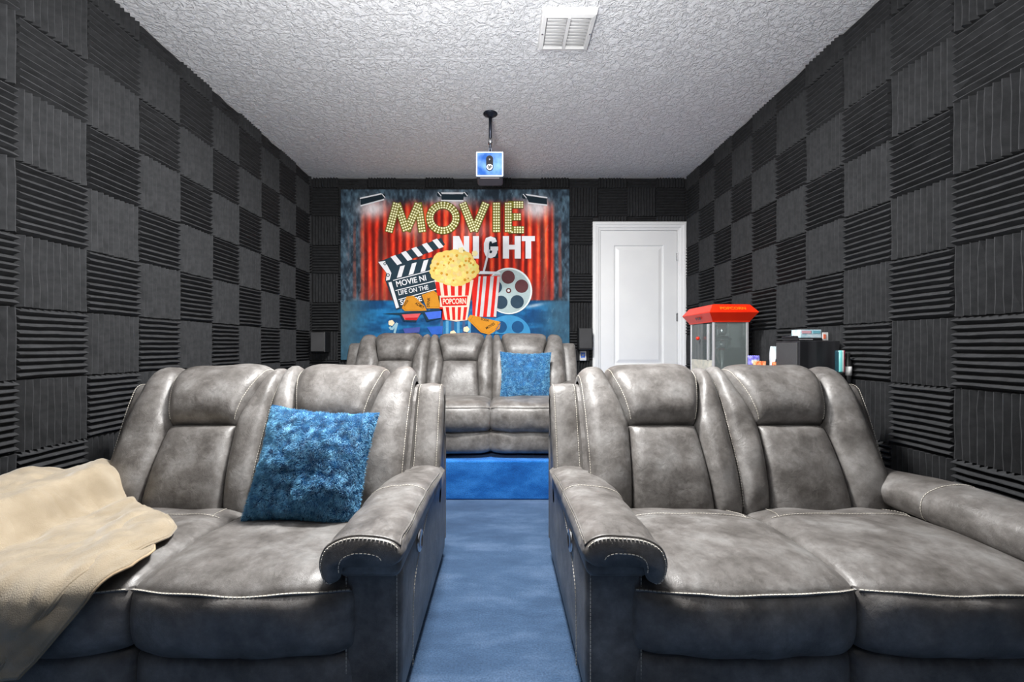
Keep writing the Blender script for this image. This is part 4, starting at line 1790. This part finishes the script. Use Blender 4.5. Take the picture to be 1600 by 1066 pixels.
bm_obj('motor_housing', bm, steel, pm, True)
bm = bmesh.new()
add_tube(bm, [(kx, ky, .80), (kx, ky, 1.03)], .010, 12)
bm_obj('shaft', bm, alu, pm, True)
bm = bmesh.new()
add_tube(bm, [(kx - .03, ky, 1.03), (kx - .045, ky - .01, .99), (kx - .03, ky - .02, .93)], .006, 8)
bm_obj('crank', bm, alu, pm, True)
box('hanging_bracket', kx + .03, kx + .05, ky - .01, ky + .01, 1.10, cz1, alu, pm)

# ------------------------------------------------------------------ console by the right wall with what stands on it
TZ = 0.82
cs = thing('console_table', 'low black table behind the right-hand loveseat along the foam wall', 'table', (0, 0, 0))
box('tabletop', 1.60, 1.93, 2.36, 2.97, TZ - .025, TZ, black_wood, cs, bev=.004)
for a in (1.62, 1.90):
    for b_ in (2.39, 2.94):
        box('leg', a - .015, a + .015, b_ - .015, b_ + .015, 0, TZ - .025, black_wood, cs)
bc = thing('black_cabinet', 'black box cabinet with leather-look side standing on the console', 'cabinet', (0, 0, 0))
box('body', 1.695, 1.925, 2.50, 2.715, TZ, 1.088, black_wood, bc, bev=.004)
side_m = mat('cabinet_vinyl', (0.045, 0.045, 0.047, 1), rough=.55, bump=.4, bscale=90)
box('side_panel', 1.688, 1.697, 2.512, 2.703, TZ + .012, 1.078, side_m, bc, bev=.004)

bx = thing('card_box', 'pale blue and white packet lying on the black cabinet', 'packet', (0, 0, 0))
box('carton', 1.715, 1.835, 2.52, 2.60, 1.105, 1.152, mat('pale_blue_card', lin(150, 190, 205), lin(215, 225, 230), rough=.4, nscale=30), bx, bev=.002)
box('label_print', 1.722, 1.775, 2.5185, 2.5205, 1.130, 1.146, mat('pink_print', lin(205, 160, 170), rough=.5), bx)
box('label_print', 1.785, 1.828, 2.5185, 2.5205, 1.130, 1.146, mat('teal_print', lin(110, 170, 185), rough=.5), bx)
b2 = thing('card_box', 'small white carton beside the pale blue packet', 'packet', (0, 0, 0))
box('carton', 1.842, 1.875, 2.52, 2.60, 1.090, 1.136, white_pl, b2, bev=.002)
box('side_flap', 1.845, 1.858, 2.517, 2.521, 1.10, 1.125, mat('orange_print', lin(220, 110, 80), rough=.5), b2)
tr = thing('media_player', 'flat black media player under the pale blue packet', 'player', (0, 0, 0))
box('body', 1.70, 1.838, 2.515, 2.66, 1.0895, 1.104, black_pl, tr, bev=.003)
box('front_strip', 1.705, 1.78, 2.512, 2.516, 1.094, 1.098, alu, tr)
rc = thing('remote_control', 'thin remote control lying on the flat black player', 'remote', (0, 0, 0))
bm = bmesh.new()
add_box(bm, 1.700, 1.713, 2.535, 2.67, 1.1045, 1.117, .004)
bm_obj('body', bm, black_pl, rc)
for k in range(5):
    box('button', 1.7030, 1.7095, 2.56 + k * .018, 2.568 + k * .018, 1.117, 1.1185, steel, rc)

# cup dispenser and black cup stack
cup_c = (1.868, 2.425)
cu1 = thing('cup_stack', 'stack of black ribbed cups topped with a teal and pink tumbler', 'cups', (cup_c[0], cup_c[1], TZ))
bm = bmesh.new()
pr = [(0, 0)]
for k in range(9):
    pr += [(.021, .010 * k + .0), (.0235, .010 * k + .006), (.0235, .010 * k + .009), (.0205, .010 * k + .0098)]
pr += [(0, .092)]
add_lathe(bm, pr, (0, 0, 0), 24)
bm_obj('cups', bm, black_pl, cu1)
tm, nt, b = nodes('tumbler_wrap')
tc = N(nt, 'ShaderNodeTexCoord')
sx_ = N(nt, 'ShaderNodeSeparateXYZ')
rp = N(nt, 'ShaderNodeValToRGB')
rp.color_ramp.interpolation = 'CONSTANT'
el = rp.color_ramp.elements
el[0].position = 0.0
el[0].color = lin(30, 60, 70)
el[1].position = .12
el[1].color = lin(110, 190, 190)
el.new(.42).color = lin(235, 240, 240)
el.new(.58).color = lin(215, 80, 110)
el.new(.80).color = lin(90, 100, 110)
nt.links.new(tc.outputs['Generated'], sx_.inputs[0])
nt.links.new(sx_.outputs[0], rp.inputs[0])
nt.links.new(rp.outputs[0], b.inputs['Base Color'])
b.inputs['Roughness'].default_value = .25
bm = bmesh.new()
add_lathe(bm, [(0, .093), (.021, .093), (.023, .10), (.023, .205), (.021, .213), (0, .213)], (0, 0, 0), 28)
bm_obj('tumbler', bm, tm, cu1, True)
cu2 = thing('spray_bottle', 'slim black bottle with small white label beside the cup stack', 'bottle', (1.912, 2.425, TZ))
bm = bmesh.new()
add_lathe(bm, [(0, 0), (.017, 0), (.018, .01), (.018, .15), (.010, .17), (.010, .20), (0, .20)], (0, 0, 0), 20)
bt = bm_obj('bottle_body', bm, black_pl, cu2, True)
bm = bmesh.new()
add_lathe(bm, [(.0185, .075), (.0185, .125)], (0, 0, 0), 20)
bm_obj('label_wrap', bm, white_pl, cu2, True)


def snack_bag(nm, label, loc, wd, ht, th, ma, stripe, seed, rx=0, rz=0):
    t = thing(nm, label, 'snack bag', loc, rz, 'snack bags behind the loveseat')
    v, f_ = [], []
    nn = 13
    for side in (1, -1):
        b0 = len(v)
        for j in range(nn):
            for i in range(nn):
                u, w_ = -1 + 2 * i / (nn - 1), -1 + 2 * j / (nn - 1)
                e = (max(0, 1 - u ** 4) * max(0, 1 - abs(w_) ** 3)) ** .5
                h = th / 2 * e * (1 + .35 * nz(u, w_, side, 3, seed))
                x = u * wd / 2 * (1 - .08 * (1 - w_ * w_))
                z = (w_ + 1) * ht / 2 + .004 * (i % 2) * (abs(w_) > .9)
                y = -h * side
                v.append((x, y * math.cos(rx) - z * math.sin(rx), y * math.sin(rx) + z * math.cos(rx)))
        for j in range(nn - 1):
            for i in range(nn - 1):
                a = b0 + j * nn + i
                q = (a, a + 1, a + nn + 1, a + nn)
                f_.append(q if side == 1 else q[::-1])
    o = mesh_obj('wrapper', v, f_, ma, t)
    if stripe:
        vs_ = [(p[0], p[1] - .0015, p[2]) for p in v[:nn * nn]]
        ff = [q for q in f_[:(nn - 1) ** 2] if 4 <= (q[0] // nn) <= 7 and 1 < (q[0] % nn) < 11]
        mesh_obj('printed_band', vs_, ff, stripe, t)
    return t


purple = mat('violet_foil', lin(90, 80, 190), lin(150, 150, 225), rough=.3, nscale=40)
orange = mat('orange_foil', lin(215, 80, 30), lin(240, 170, 120), rough=.3, nscale=45, contrast=(.45, .6))
whitef = mat('white_foil', lin(225, 232, 235), lin(200, 222, 230), rough=.3)
navy = mat('navy_print', lin(24, 60, 110), rough=.4)
snack_bag('snack_bag', 'tall white snack bag with a dark blue band by the black cabinet', (1.745, 2.80, TZ), .075, .235, .05, whitef, navy, 2, 0, .2)
snack_bag('snack_bag', 'violet blue snack bag lying on the orange ones', (1.655, 2.885, TZ + .10), .085, .075, .04, purple, whitef, 3, 0, .1)
snack_bag('snack_bag', 'orange snack bag beneath the violet blue bag', (1.660, 2.84, TZ), .085, .14, .05, orange, None, 4, .1, .0)
snack_bag('snack_bag', 'orange and white snack bag against the tall white bag', (1.712, 2.742, TZ), .06, .138, .035, orange, None, 6, 0, .3)
